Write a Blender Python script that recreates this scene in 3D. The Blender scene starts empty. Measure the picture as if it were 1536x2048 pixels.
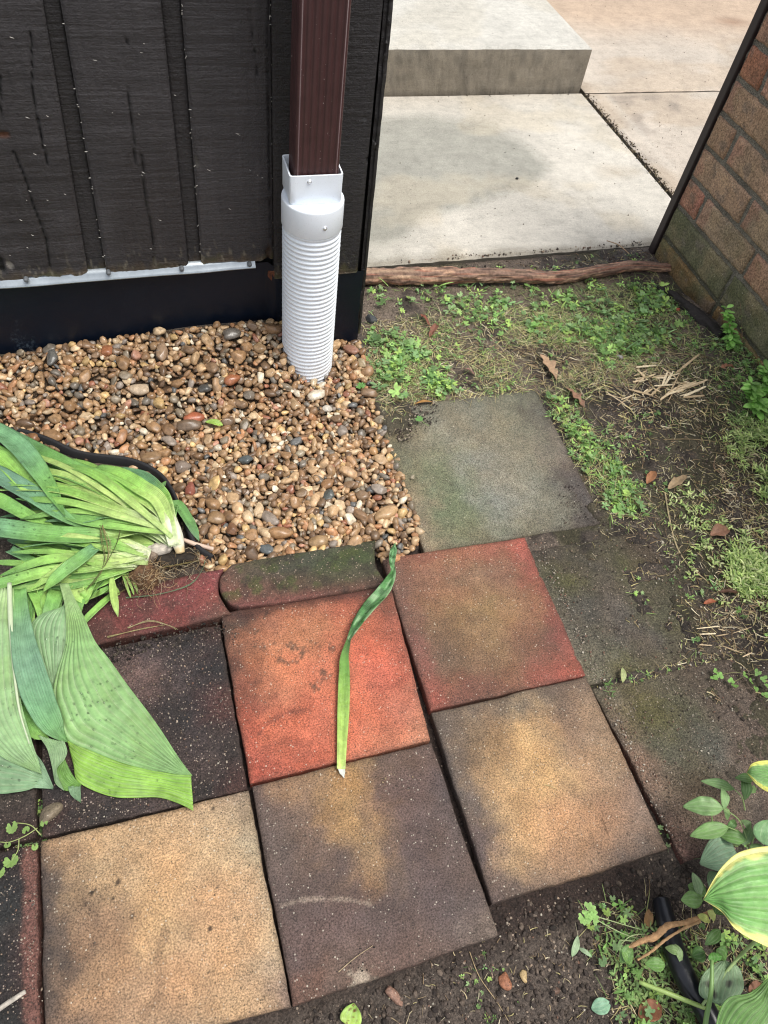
import bpy, math, random
import numpy as np
from mathutils import Vector, Matrix
R = math.radians
S = bpy.context.scene
COL = S.collection
rnd = random.Random(7)

# ------------------------------------------------------------------ camera
M3 = np.array([[0.9575344120971223, -0.1532083936645397, 0.2442438080290884],
               [-0.2667183068760812, -0.792414473564102, 0.5485805746317344],
               [0.10949517992576345, -0.5904290729603839, -0.7996276104388631]])
F, CX, CY, H = 1484.147, 768.0, 1024.0, 1.2302
cam = bpy.data.objects.new('camera', bpy.data.cameras.new('camera')); COL.objects.link(cam)
xr, yd, zf = M3[:, 0], M3[:, 1], M3[:, 2]
cam.matrix_world = Matrix(((xr[0], -yd[0], -zf[0], 0), (xr[1], -yd[1], -zf[1], 0), (xr[2], -yd[2], -zf[2], H), (0, 0, 0, 1)))
cam.data.sensor_fit = 'VERTICAL'; cam.data.sensor_height = 32.0; cam.data.lens = F / 2048 * 32.0
cam.data.clip_start = 0.02; cam.data.clip_end = 2000
S.camera = cam

# ------------------------------------------------------------------ world, sun, exposure
SUN_EL, SUN_AZ = 68, 125            # azimuth measured from +Y towards +X
w = bpy.data.worlds.new('World'); S.world = w; w.use_nodes = True
nt = w.node_tree; bg = nt.nodes['Background']
sky = nt.nodes.new('ShaderNodeTexSky'); sky.sky_type = 'NISHITA'; sky.sun_disc = False
sky.sun_elevation = R(SUN_EL); sky.sun_rotation = R(SUN_AZ); sky.dust_density = 3; sky.air_density = 1.0
hs = nt.nodes.new('ShaderNodeHueSaturation'); hs.inputs['Saturation'].default_value = 0.25
nt.links.new(sky.outputs[0], hs.inputs['Color']); nt.links.new(hs.outputs[0], bg.inputs[0]); bg.inputs[1].default_value = 0.15
sl = bpy.data.lights.new('sun', 'SUN'); sl.energy = 1.5; sl.angle = R(24); sl.color = (1, .95, .87)
so = bpy.data.objects.new('sun', sl); COL.objects.link(so); so.rotation_euler = (R(90 - SUN_EL), 0, R(180 - SUN_AZ)) ; so.location = (0, 0, 5)
d = Vector((math.sin(R(SUN_AZ)) * math.cos(R(SUN_EL)), math.cos(R(SUN_AZ)) * math.cos(R(SUN_EL)), math.sin(R(SUN_EL))))
so.rotation_euler = d.to_track_quat('Z', 'Y').to_euler()
S.view_settings.view_transform = 'Standard'; S.view_settings.look = 'None'; S.view_settings.gamma = 1
S.view_settings.exposure = 0.63
S.render.engine = 'CYCLES'; S.cycles.filter_width = 1.15
GAIN = 1.3     # how much brighter a surface shows than its own albedo

# ------------------------------------------------------------------ helpers
def lin(c):
    c = np.asarray(c, float) / 255.0
    return np.where(c <= .04045, c / 12.92, ((c + .055) / 1.055) ** 2.4)
def alb(*c):
    c = lin(c[0] if len(c) == 1 else c); g = (c * [.25, .65, .10]).sum(-1, keepdims=True)
    return np.clip((g + (c - g) * .84) / GAIN, 0.001, .85)
def ray(px, py):
    return M3 @ np.array([px - CX, py - CY, F])
def at(px, py, h=0.0):
    r = ray(px, py); t = (H - h) / -r[2]; return np.array([r[0] * t, r[1] * t, h])
def atv(P, h=0.0): return np.array([at(p[0], p[1], p[2] if len(p) > 2 else h) for p in P])
def m_per_px(p): return np.linalg.norm(np.asarray(p) - [0, 0, H]) / F
def proj(x, y, z):
    q = np.stack([x, y, z - H], -1) @ M3
    return q[..., 0] / q[..., 2] * F + CX, q[..., 1] / q[..., 2] * F + CY
def in_poly(px, py, poly):
    px = np.asarray(px, float); py = np.asarray(py, float); ins = np.zeros(px.shape, bool)
    n = len(poly)
    for i in range(n):
        x1, y1 = poly[i]; x2, y2 = poly[(i + 1) % n]
        c = ((y1 > py) != (y2 > py)) & (px < (x2 - x1) * (py - y1) / ((y2 - y1) or 1e-9) + x1)
        ins ^= c
    return ins
def hsh(i, j, k, s):
    v = np.sin(i * 127.1 + j * 311.7 + k * 74.7 + s * 53.13) * 43758.5453
    return v - np.floor(v)
def vn(x, y, z=0.0, s=0):
    x, y, z = np.broadcast_arrays(np.asarray(x, float), np.asarray(y, float), np.asarray(z, float))
    xi, yi, zi = np.floor(x), np.floor(y), np.floor(z); fx, fy, fz = x - xi, y - yi, z - zi
    fx, fy, fz = [f * f * (3 - 2 * f) for f in (fx, fy, fz)]
    o = 0
    for a in (0, 1):
        for b in (0, 1):
            for c in (0, 1):
                o = o + hsh(xi + a, yi + b, zi + c, s) * (fx if a else 1 - fx) * (fy if b else 1 - fy) * (fz if c else 1 - fz)
    return o * 2 - 1
def fbm(x, y, z=0.0, s=0, o=4):
    r, a, f = 0, .5, 1
    for k in range(o): r = r + a * vn(np.asarray(x) * f, np.asarray(y) * f, np.asarray(z) * f, s + k * 7); a *= .5; f *= 2.03
    return r
def sst(a, b, x):
    t = np.clip((x - a) / (b - a), 0, 1); return t * t * (3 - 2 * t)
def tag(o, label=None, cat=None, group=None, kind=None):
    if label: o['label'] = label
    if cat: o['category'] = cat
    if group: o['group'] = group
    if kind: o['kind'] = kind
    return o
def thing(name, label, cat, loc, group=None):
    o = bpy.data.objects.new(name, None); COL.objects.link(o); o.location = loc; o.empty_display_size = .02
    return tag(o, label, cat, group)
def mk(name, V, faces, mats, parent=None, col=None, par=None, smooth=True, midx=None, origin=None):
    V = np.asarray(V, float)
    if parent is not None:
        o0 = np.zeros(3); q = parent
        while q is not None: o0 = o0 + np.array(q.location); q = q.parent
        loc = np.zeros(3)
    else:
        o0 = np.array([V[:, 0].mean(), V[:, 1].mean(), V[:, 2].min()]) if origin is None else np.asarray(origin, float); loc = o0
    me = bpy.data.meshes.new(name)
    if isinstance(faces, np.ndarray):
        n = len(faces); k = faces.shape[1]
        me.vertices.add(len(V)); me.vertices.foreach_set('co', (V - o0).astype(np.float32).ravel())
        me.loops.add(n * k); me.loops.foreach_set('vertex_index', faces.astype(np.int32).ravel())
        me.polygons.add(n); me.polygons.foreach_set('loop_start', np.arange(0, n * k, k, dtype=np.int32))
        me.update(calc_edges=True)
    else:
        me.from_pydata((V - o0).tolist(), [], faces); me.update()
    me.validate()
    for m in (mats if isinstance(mats, (list, tuple)) else [mats]): me.materials.append(m)
    n = len(me.polygons)
    me.polygons.foreach_set('use_smooth', np.full(n, smooth))
    if midx is not None: me.polygons.foreach_set('material_index', np.asarray(midx, np.int32))
    if col is not None:
        a = me.attributes.new('Col', 'FLOAT_COLOR', 'POINT'); c = np.ones((len(V), 4), np.float32); c[:, :3] = col
        a.data.foreach_set('color', c.ravel())
    if par is not None:
        a = me.attributes.new('par', 'FLOAT_VECTOR', 'POINT'); a.data.foreach_set('vector', np.asarray(par, np.float32).ravel())
    ob = bpy.data.objects.new(name, me); COL.objects.link(ob); ob.location = loc
    if parent is not None: ob.parent = parent
    return ob
def grid_faces(nu, nv, off=0, closed=False):
    i, j = np.meshgrid(np.arange(nu - 1 + (1 if closed else 0)), np.arange(nv - 1), indexing='ij')
    i2 = (i + 1) % nu
    return np.stack([i * nv + j, i2 * nv + j, i2 * nv + j + 1, i * nv + j + 1], -1).reshape(-1, 4) + off
def crom(P, n):
    P = np.asarray(P, float)
    if len(P) == 2: t = np.linspace(0, 1, n)[:, None]; return P[0] * (1 - t) + P[1] * t
    Q = np.vstack([2 * P[0] - P[1], P, 2 * P[-1] - P[-2]])
    L = np.r_[0, np.cumsum(np.linalg.norm(np.diff(P, axis=0), axis=1))]
    s = np.linspace(0, L[-1], n); k = np.clip(np.searchsorted(L, s, side='right') - 1, 0, len(P) - 2)
    t = ((s - L[k]) / np.maximum(L[k + 1] - L[k], 1e-9))[:, None]
    a, b, c, d = Q[k], Q[k + 1], Q[k + 2], Q[k + 3]
    return .5 * (2 * b + (c - a) * t + (2 * a - 5 * b + 4 * c - d) * t * t + (3 * b - a - 3 * c + d) * t ** 3)
class Acc:          # collects many small shapes of ONE uncountable stuff
    def __init__(s): s.V = []; s.F = []; s.C = []; s.P = []; s.n = 0
    def add(s, V, Fc, c, p=None):
        V = np.asarray(V); s.V.append(V); s.F.append(np.asarray(Fc) + s.n); s.n += len(V)
        s.C.append(np.broadcast_to(c, (len(V), 3))); s.P.append(np.zeros((len(V), 3)) if p is None else p)
    def build(s, name, mat, parent=None, smooth=True, origin=(0, 0, 0)):
        return mk(name, np.vstack(s.V), np.vstack(s.F), mat, parent, np.vstack(s.C), np.vstack(s.P), smooth, origin=None if parent is not None else origin)

# ------------------------------------------------------------------ materials
def newmat(name):
    m = bpy.data.materials.new(name); m.use_nodes = True; n = m.node_tree
    return m, n, n.nodes['Principled BSDF']
def N(n, t, **k):
    x = n.nodes.new(t)
    for a, b in k.items():
        if a.startswith('i_'): x.inputs[a[2:].replace('_', ' ')].default_value = b
        else: setattr(x, a, b)
    return x
def noise(n, scale, detail=4, rough=.6, co='Object', vec=None, dims='3D'):
    x = N(n, 'ShaderNodeTexNoise'); x.inputs['Scale'].default_value = scale; x.inputs['Detail'].default_value = detail; x.inputs['Roughness'].default_value = rough
    if vec is None: vec = N(n, 'ShaderNodeTexCoord').outputs[co]
    n.links.new(vec, x.inputs['Vector']); return x.outputs['Fac']
def ramp(n, fac, stops):
    r = N(n, 'ShaderNodeValToRGB'); e = r.color_ramp.elements
    while len(e) > 1: e.remove(e[-1])
    for i, (p, c) in enumerate(stops):
        x = e[0] if i == 0 else e.new(p); x.position = p; c = c if hasattr(c, '__len__') else (c, c, c); x.color = (*c, 1)
    n.links.new(fac, r.inputs[0]); return r.outputs[0]
def mixc(n, fac, a, b, mode='MIX'):
    x = N(n, 'ShaderNodeMix', data_type='RGBA', blend_type=mode)
    for s, v in ((x.inputs[0], fac), (x.inputs[6], a), (x.inputs[7], b)):
        if hasattr(v, 'links'): n.links.new(v, s)
        elif hasattr(v, '__len__'): s.default_value = (*v, 1) if len(v) == 3 else v
        else: s.default_value = v
    return x.outputs[2]
def mth(n, op, a, b=None, c=None):
    x = N(n, 'ShaderNodeMath', operation=op)
    for s, v in zip(x.inputs, (a, b, c)):
        if v is None: continue
        if hasattr(v, 'links'): n.links.new(v, s)
        else: s.default_value = v
    return x.outputs[0]
def bump(n, bs, height, strength=.5, dist=.002):
    b = N(n, 'ShaderNodeBump'); b.inputs['Strength'].default_value = strength; b.inputs['Distance'].default_value = dist
    n.links.new(height, b.inputs['Height']); n.links.new(b.outputs[0], bs.inputs['Normal']); return b
def attr(n, name, out='Color'):
    a = N(n, 'ShaderNodeAttribute', attribute_name=name); return a.outputs[out]
def scalev(n, sx, sy, sz, co='Object', rot=(0, 0, 0)):
    mp = N(n, 'ShaderNodeMapping'); mp.inputs['Scale'].default_value = (sx, sy, sz); mp.inputs['Rotation'].default_value = rot
    n.links.new(N(n, 'ShaderNodeTexCoord').outputs[co], mp.inputs[0]); return mp.outputs[0]

def stone_mat(name, grain=420, contrast=.55, speck=.5, rough=.75, bstr=.6, specks=True, speckc=(.6, .55, .45)):
    m, n, b = newmat(name)
    base = attr(n, 'Col')
    g1 = ramp(n, noise(n, grain, 2, .75), [(.36, 1 - contrast), (.5, 1.0), (.64, 1 + contrast)])
    g2 = ramp(n, noise(n, grain / 7, 5, .65), [(.3, .82), (.7, 1.15)])
    c = mixc(n, 1.0, mixc(n, 1.0, base, g1, 'MULTIPLY'), g2, 'MULTIPLY')
    if specks:
        v = N(n, 'ShaderNodeTexVoronoi'); v.inputs['Scale'].default_value = 330; n.links.new(N(n, 'ShaderNodeTexCoord').outputs['Object'], v.inputs['Vector'])
        sp = N(n, 'ShaderNodeSeparateColor'); n.links.new(v.outputs['Color'], sp.inputs[0])
        sel = mth(n, 'MULTIPLY', mth(n, 'GREATER_THAN', sp.outputs[0], 1 - .13 * speck), mth(n, 'LESS_THAN', v.outputs['Distance'], mth(n, 'MULTIPLY_ADD', sp.outputs[2], .30, .12)))
        c = mixc(n, mth(n, 'MULTIPLY', sel, mth(n, 'MULTIPLY_ADD', sp.outputs[1], .6, .15)), c, speckc)
        sel2 = mth(n, 'MULTIPLY', mth(n, 'LESS_THAN', sp.outputs[1], .10), mth(n, 'LESS_THAN', v.outputs['Distance'], .36))
        c = mixc(n, mth(n, 'MULTIPLY', sel2, .6), c, (.02, .017, .015))
    n.links.new(c, b.inputs['Base Color'])
    rr = ramp(n, noise(n, 30, 3), [(.3, rough - .15), (.7, rough + .1)]); n.links.new(rr, b.inputs['Roughness'])
    hgt = mth(n, 'ADD', noise(n, grain, 4, .8), mth(n, 'MULTIPLY', noise(n, grain / 5, 3), 1.2))
    bump(n, b, hgt, bstr, .0022)
    b.inputs['Specular IOR Level'].default_value = .35
    return m
M_paver = stone_mat('paver_concrete', 380, .48, .6, .78, .7)
M_dirty = stone_mat('soiled_paver', 360, .62, 1.7, .7, 1.0, speckc=(.5, .4, .33))
M_edging = stone_mat('edging_concrete', 370, .42, 1.3, .75, .6, speckc=(.55, .42, .33))
M_brick = stone_mat('old_brick', 200, .42, .3, .8, .6)
M_mortar = stone_mat('lime_mortar', 300, .5, .8, .9, .9)
M_stone = stone_mat('loose_stone', 300, .3, .2, .6, .4)

def concrete(name):
    m, n, b = newmat(name)
    base = attr(n, 'Col')
    v = scalev(n, 40, 230, 230)
    br = noise(n, 1.0, 4, .7, vec=v)
    v2 = scalev(n, 9, 60, 60); br2 = noise(n, 1.0, 3, .6, vec=v2)
    c = mixc(n, 1, base, ramp(n, br, [(.3, .93), (.5, 1), (.7, 1.05)]), 'MULTIPLY')
    c = mixc(n, 1, c, ramp(n, br2, [(.3, .95), (.7, 1.04)]), 'MULTIPLY')
    c = mixc(n, 1, c, ramp(n, noise(n, 26, 6, .75), [(.34, .84), (.5, 1), (.66, 1.08)]), 'MULTIPLY')
    c = mixc(n, 1, c, ramp(n, noise(n, 95, 4, .7), [(.30, .55), (.37, .96), (.5, 1)]), 'MULTIPLY')
    c = mixc(n, 1, c, ramp(n, noise(n, 300, 3, .8), [(.36, .80), (.64, 1.13)]), 'MULTIPLY')
    c = mixc(n, 1, c, ramp(n, noise(n, 5, 5, .6), [(.3, .86), (.7, 1.08)]), 'MULTIPLY')
    vo = N(n, 'ShaderNodeTexVoronoi'); vo.inputs['Scale'].default_value = 34; n.links.new(N(n, 'ShaderNodeTexCoord').outputs['Object'], vo.inputs['Vector'])
    sp = N(n, 'ShaderNodeSeparateColor'); n.links.new(vo.outputs['Color'], sp.inputs[0])
    sel = mth(n, 'MULTIPLY', mth(n, 'GREATER_THAN', sp.outputs[0], .8), mth(n, 'LESS_THAN', vo.outputs['Distance'], mth(n, 'MULTIPLY', sp.outputs[1], .12)))
    c = mixc(n, mth(n, 'MULTIPLY', sel, .7), c, (.09, .075, .055))
    n.links.new(c, b.inputs['Base Color']); b.inputs['Roughness'].default_value = .8
    bump(n, b, mth(n, 'ADD', mth(n, 'MULTIPLY', br, .8), noise(n, 300, 4, .8)), .5, .0016)
    return m
M_conc = concrete('broomed_concrete')

def ground_mat():
    m, n, b = newmat('damp_soil')
    base = attr(n, 'Col')
    c = mixc(n, 1, base, ramp(n, noise(n, 300, 4, .75), [(.34, .35), (.5, .95), (.66, 1.9)]), 'MULTIPLY')
    c = mixc(n, 1, c, ramp(n, noise(n, 60, 4, .7), [(.3, .7), (.7, 1.3)]), 'MULTIPLY')
    v = N(n, 'ShaderNodeTexVoronoi'); v.inputs['Scale'].default_value = 190; n.links.new(N(n, 'ShaderNodeTexCoord').outputs['Object'], v.inputs['Vector'])
    sp = N(n, 'ShaderNodeSeparateColor'); n.links.new(v.outputs['Color'], sp.inputs[0])
    sel = mth(n, 'MULTIPLY', mth(n, 'GREATER_THAN', sp.outputs[0], .88), mth(n, 'LESS_THAN', v.outputs['Distance'], mth(n, 'MULTIPLY', sp.outputs[1], .42)))
    c = mixc(n, mth(n, 'MULTIPLY', sel, .8), c, (.42, .33, .25))
    n.links.new(c, b.inputs['Base Color'])
    n.links.new(ramp(n, noise(n, 25, 3), [(.35, .45), (.65, .85)]), b.inputs['Roughness'])
    b.inputs['Specular IOR Level'].default_value = .4
    bump(n, b, mth(n, 'ADD', noise(n, 350, 4, .8), mth(n, 'MULTIPLY', noise(n, 90, 4, .7), 2.0)), .9, .004)
    return m
M_soil = ground_mat()

def pebble_mat():
    m, n, b = newmat('river_pebble')
    base = attr(n, 'Col')
    c = mixc(n, 1, base, ramp(n, noise(n, 170, 5, .7), [(.3, .72), (.5, 1), (.7, 1.25)]), 'MULTIPLY')
    c = mixc(n, .8, c, ramp(n, noise(n, 700, 2, .7), [(.3, .85), (.7, 1.15)]), 'MULTIPLY')
    n.links.new(c, b.inputs['Base Color'])
    n.links.new(ramp(n, noise(n, 40, 3), [(.35, .18), (.65, .5)]), b.inputs['Roughness'])
    bump(n, b, noise(n, 350, 4, .7), .25, .001)
    return m
M_peb = pebble_mat()

def leaf_mat(name, veins=9, vstr=.18, gloss=.34, trans=.16, bumpd=.0012, fine=True, pw=.35):
    m, n, b = newmat(name)
    base = mixc(n, 1, attr(n, 'Col'), (1.5, 1.5, 1.4), 'MULTIPLY'); p = N(n, 'ShaderNodeSeparateXYZ'); n.links.new(attr(n, 'par', 'Vector'), p.inputs[0])
    u, v = p.outputs[0], p.outputs[1]
    s = mth(n, 'SINE', mth(n, 'MULTIPLY', u, veins * math.pi))
    vein = mth(n, 'POWER', mth(n, 'ABSOLUTE', s), pw)        # 0 on the vein
    c = mixc(n, mth(n, 'MULTIPLY', mth(n, 'SUBTRACT', 1.0, vein), vstr * 3), base, mixc(n, .55, base, (.78, .88, .6)))
    c = mixc(n, 1, c, ramp(n, noise(n, 40, 5, .7), [(.3, .68), (.7, 1.2)]), 'MULTIPLY')
    cv = N(n, 'ShaderNodeCombineXYZ'); n.links.new(mth(n, 'MULTIPLY', u, 14.0), cv.inputs[0]); n.links.new(mth(n, 'MULTIPLY', v, 3.0), cv.inputs[1]); n.links.new(p.outputs[2], cv.inputs[2])
    st = noise(n, 1.6, 3, .6, vec=cv.outputs[0])
    if fine: c = mixc(n, 1, c, ramp(n, st, [(.3, .80), (.7, 1.15)]), 'MULTIPLY')
    n.links.new(c, b.inputs['Base Color'])
    n.links.new(ramp(n, noise(n, 60, 3), [(.35, gloss - .1), (.65, gloss + .18)]), b.inputs['Roughness'])
    bump(n, b, mth(n, 'ADD', vein, mth(n, 'MULTIPLY', st, .6)), .7, bumpd)
    tr = N(n, 'ShaderNodeBsdfTranslucent'); n.links.new(mixc(n, 1, c, (1.0, 1.25, .45), 'MULTIPLY'), tr.inputs[0])
    mx = N(n, 'ShaderNodeMixShader'); mx.inputs[0].default_value = trans
    out = n.nodes['Material Output']
    n.links.new(b.outputs[0], mx.inputs[1]); n.links.new(tr.outputs[0], mx.inputs[2]); n.links.new(mx.outputs[0], out.inputs[0])
    return m
M_iris = leaf_mat('iris_leaf', 6, .08, .28)
M_hosta = leaf_mat('hosta_leaf', 4.5, .30, .42, bumpd=.0022, fine=False, pw=.24)
M_weed = leaf_mat('weed_leaf', 2, .16, .45, .25, .0006)
def plain(name, c, rough=.5, metal=0, nscale=80, namt=.15, bs=.2, bd=.001, spec=.5, vary=None):
    m, n, b = newmat(name); c = tuple(float(x) for x in c)
    k = mixc(n, 1, c, ramp(n, noise(n, nscale, 4, .65), [(.3, 1 - namt), (.7, 1 + namt)]), 'MULTIPLY')
    n.links.new(k, b.inputs['Base Color']); b.inputs['Roughness'].default_value = rough; b.inputs['Metallic'].default_value = metal
    b.inputs['Specular IOR Level'].default_value = spec
    bump(n, b, noise(n, nscale * 3, 4, .7), bs, bd); return m
def colmat(name, rough=.7, nscale=200, namt=.25, bs=.4, bd=.0015, spec=.4):
    m, n, b = newmat(name)
    k = mixc(n, 1, attr(n, 'Col'), ramp(n, noise(n, nscale, 4, .65), [(.3, 1 - namt), (.7, 1 + namt)]), 'MULTIPLY')
    n.links.new(k, b.inputs['Base Color']); b.inputs['Roughness'].default_value = rough; b.inputs['Specular IOR Level'].default_value = spec
    bump(n, b, noise(n, nscale, 4, .7), bs, bd); return m
M_straw = colmat('dry_straw', .7, 300, .3)
M_bark = colmat('weathered_wood', .8, 120, .35, .8, .003)
M_deadleaf = colmat('dead_leaf', .65, 150, .25)
def wood_paint():
    m, n, b = newmat('black_stained_wood')
    c = attr(n, 'Col')
    v = scalev(n, 150, 150, 9); gr = noise(n, 1.0, 4, .7, vec=v)
    c = mixc(n, 1, c, ramp(n, gr, [(.3, .84), (.55, 1), (.75, 1.2)]), 'MULTIPLY')
    c = mixc(n, 1, c, ramp(n, noise(n, 6, 4, .6), [(.3, .8), (.7, 1.2)]), 'MULTIPLY')
    n.links.new(c, b.inputs['Base Color'])
    n.links.new(ramp(n, noise(n, 40, 4), [(.35, .42), (.65, .72)]), b.inputs['Roughness'])
    v3 = scalev(n, 9, 9, 150); saw = noise(n, 1.0, 3, .6, vec=v3)
    bump(n, b, mth(n, 'ADD', mth(n, 'MULTIPLY', gr, .5), mth(n, 'ADD', saw, mth(n, 'MULTIPLY', noise(n, 90, 5, .8), 1.6))), .8, .0032)
    b.inputs['Specular IOR Level'].default_value = .45
    return m
M_wood = wood_paint()
M_white = plain('white_plastic', (.80, .86, .93), .4, 0, 260, .05, .12, .0006)
def pvc():
    m, n, b = newmat('splashed_plastic')
    z = N(n, 'ShaderNodeSeparateXYZ'); g = N(n, 'ShaderNodeNewGeometry'); n.links.new(g.outputs['Position'], z.inputs[0])
    low = ramp(n, z.outputs[2], [(0.0, 1.0), (.16, .35), (.5, .15)])
    sp = mth(n, 'MULTIPLY', ramp(n, noise(n, 420, 3, .6), [(.60, 0.0), (.70, 1.0)]), low); sm = mth(n, 'MULTIPLY', ramp(n, noise(n, 14, 4, .7), [(.4, 0.0), (.75, .5)]), low)
    c = mixc(n, mth(n, 'MULTIPLY', sp, .75), mixc(n, sm, (.84, .90, .97), (.50, .45, .38)), (.10, .08, .06))
    n.links.new(c, b.inputs['Base Color']); b.inputs['Roughness'].default_value = .4; bump(n, b, noise(n, 260, 3), .12, .0006); return m
M_white = pvc()
M_metal = plain('galvanised_metal', (.36, .40, .43), .3, .6, 40, .15, .1)
def brown_metal():
    m, n, b = newmat('brown_aluminium')
    c = mixc(n, 1, tuple(alb(82, 50, 50)), ramp(n, noise(n, 30, 4, .6), [(.3, .85), (.7, 1.15)]), 'MULTIPLY')
    sp = ramp(n, noise(n, 260, 2, .5), [(.735, 0.0), (.76, 1.0)])
    c = mixc(n, mth(n, 'MULTIPLY', sp, .8), c, (.6, .55, .52))
    n.links.new(c, b.inputs['Base Color']); b.inputs['Roughness'].default_value = .42
    bump(n, b, noise(n, 60, 3), .12, .001); return m
M_spout = brown_metal()
def membrane():
    m, n, b = newmat('black_membrane')
    sc = mth(n, 'MULTIPLY', ramp(n, noise(n, 9, 3, .5), [(.60, 0.0), (.72, 1.0)]), ramp(n, noise(n, 130, 4, .8), [(.5, 0.0), (.62, 1.0)]))
    c = mixc(n, mth(n, 'MULTIPLY', sc, .5), tuple(alb(6, 20, 38)), (.10, .13, .16))
    n.links.new(c, b.inputs['Base Color']); n.links.new(ramp(n, noise(n, 12, 4), [(.3, .3), (.7, .55)]), b.inputs['Roughness'])
    b.inputs['Specular IOR Level'].default_value = .35
    bump(n, b, noise(n, 18, 4), .35, .004); return m
M_memb = membrane()
M_black = plain('black_plastic', (.012, .013, .018), .28, 0, 60, .3, .2)
M_fabric = plain('black_landscape_fabric', (.018, .018, .02), .7, 0, 500, .4, .6)
M_trim = plain('dark_brown_metal_trim', alb(52, 40, 40), .5, 0, 60, .15, .2)
M_drop = None

# ------------------------------------------------------------------ the ground sheet
TH = .045
PAV = {   # far-left, far-right, near-right, near-left corners in the photograph, laid on the ground plane
 'org': [(440, 1226), (780, 1163), (861, 1479), (500, 1567)],
 'red': [(763, 1115), (1050, 1073), (1173, 1350), (862, 1420)],
 'tan': [(863, 1425), (1173, 1352), (1337, 1697), (985, 1807)],
 'brn': [(504, 1572), (863, 1485), (998, 1870), (586, 2012)],
 'yel': [(80, 1682), (496, 1580), (582, 2013), (92, 2140)],
}
QW = {k: atv(v)[:, :2] for k, v in PAV.items()}
QW['gry'] = np.array([(.436, 1.135), (.846, 1.135), (.838, .727), (.430, .733)])
QW['dk1'] = np.array([(-.292, .652), (.012, .658), (.013, .357), (-.293, .360)])
QW['dk2'] = np.array([(-.605, .355), (-.302, .352), (-.300, .045), (-.603, .05)])
QW['dk3'] = np.array([(-.606, .665), (-.300, .660), (-.302, .362), (-.607, .363)])
QW['rt1'] = np.array([(.646, .386), (.952, .382), (.972, .082), (.668, .080)])
QW['rt2'] = np.array([(.600, .694), (.905, .690), (.950, .392), (.642, .394)])
GRAVEL = [(-60, 905), (-60, 712), (0, 712), (250, 672), (440, 650), (560, 640), (718, 680), (738, 735), (748, 805), (782, 880), (803, 950), (830, 1010),
          (842, 1085), (822, 1102), (765, 1130), (750, 1088), (600, 1108), (480, 1128), (448, 1145), (400, 1128), (385, 1090), (345, 992), (262, 930), (166, 914), (60, 880)]
FABRIC = [(-60, 860), (60, 872), (166, 912), (262, 926), (318, 950), (348, 985), (372, 1040), (395, 1092), (430, 1120)]
def heap(x, y):
    a = sst(1.12, 1.37, y) * (1 - sst(.245, .31, x)) * (.058 + .03 * sst(-.25, .1, x))
    a = a + .014 * sst(1.0, 1.3, y) * (1 - sst(.38, .47, x))
    return a + .006 * vn(x * 9, y * 9, 0, 5) * (1 - sst(1.33, 1.37, y) * .5)
PEXP = {k: Q.mean(0) + (Q - Q.mean(0)) * .955 for k, Q in QW.items()}
def in_quadw(x, y, Q): return in_poly(x, y, [tuple(q) for q in Q])
def soil_cover(x, y):   # soil washed over the grey paver's corners
    c1 = .010 * (1 - sst(.02, .085, np.hypot(x - .455, y - 1.10) + .05 * fbm(x * 30, y * 30, 0, 3, 4)))
    c2 = .007 * (1 - sst(.02, .06, np.hypot(x - .85, y - .745) + .05 * fbm(x * 30, y * 30, 0, 4, 4)))
    return c1 + c2
def gz(x, y):
    x = np.asarray(x, float); y = np.asarray(y, float)
    px, py = proj(x, y, np.zeros_like(x))
    z = -.005 + .006 * fbm(x * 7, y * 7, 0, 11, 4) + .0055 * fbm(x * 40, y * 40, 0, 12, 4)
    low = sst(.66, .60, x) * sst(.80, .74, y)                     # joints of the paved area
    low = np.maximum(low, sst(.14, .05, y - .02 * x))
    low = np.maximum(low, sst(.70, .64, x) * sst(.44, .36, y))
    z = z * (1 - low) + low * (-.024 + .004 * fbm(x * 25, y * 25, 0, 13, 4) + .003 * fbm(x * 90, y * 90, 0, 14, 2))
    for k, Q in PEXP.items():
        z = np.where(in_quadw(x, y, Q), np.minimum(z, -.02), z)
        if k in ('rt1', 'rt2', 'dk3'):
            d_ = (x - .90) * 4 if k == 'rt1' else ((x - .87) * 4 + np.maximum(0, y - .63) * 7 if k == 'rt2' else (y - .60) * 3)
            cov = fbm(x * 22, y * 22, 0, 71, 4) * .9 + d_; z = np.where(in_quadw(x, y, Q) & (cov > .02), .0 + .004 * sst(.02, .2, cov) - .003 + .002 * vn(x * 150, y * 150), z)
    g = in_poly(px, py, GRAVEL) & (y < 1.4)
    z = np.where(g, -.016 + heap(x, y), z)
    z = z + soil_cover(x, y) * (1 - low) + np.where(in_quadw(x, y, PEXP['gry']), .016 * (soil_cover(x, y) > .0035), 0)
    # rooty mound on the right
    z = z + .012 * np.exp(-((x - 1.12) ** 2 + (y - .98) ** 2) / .02) + .008 * sst(1.0, 1.4, x) * sst(.3, .6, y) + .036 * sst(1.22, 1.42, x) * sst(1.46, 1.15, y)
    z = np.where(y > 1.655, np.minimum(z, -.03), z)
    z = z - .006 * sst(1.56, 1.63, y) * (x > .5)
    fade = sst(3, 1.6, np.abs(x)) * sst(4.2, 3, np.abs(y))
    return z * fade - .03 * (1 - fade)
def axis(a, b, st, far):
    m = np.arange(a, b, st); o = [b]; s = st
    while o[-1] < far: s *= 1.6; o.append(o[-1] + s)
    q = [a]; s = st
    while q[-1] > -far: s *= 1.6; q.append(q[-1] - s)
    return np.r_[np.array(q[1:])[::-1], m, np.array(o)]
GXa, GYa = axis(-.62, 1.50, .0045, 300), axis(-.24, 1.70, .0045, 300)
gx, gy = np.meshgrid(GXa, GYa, indexing='ij'); gzv = gz(gx, gy)
gpx, gpy = proj(gx, gy, gzv)
okp = (gy > -.3) & (gy < 3)
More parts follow.
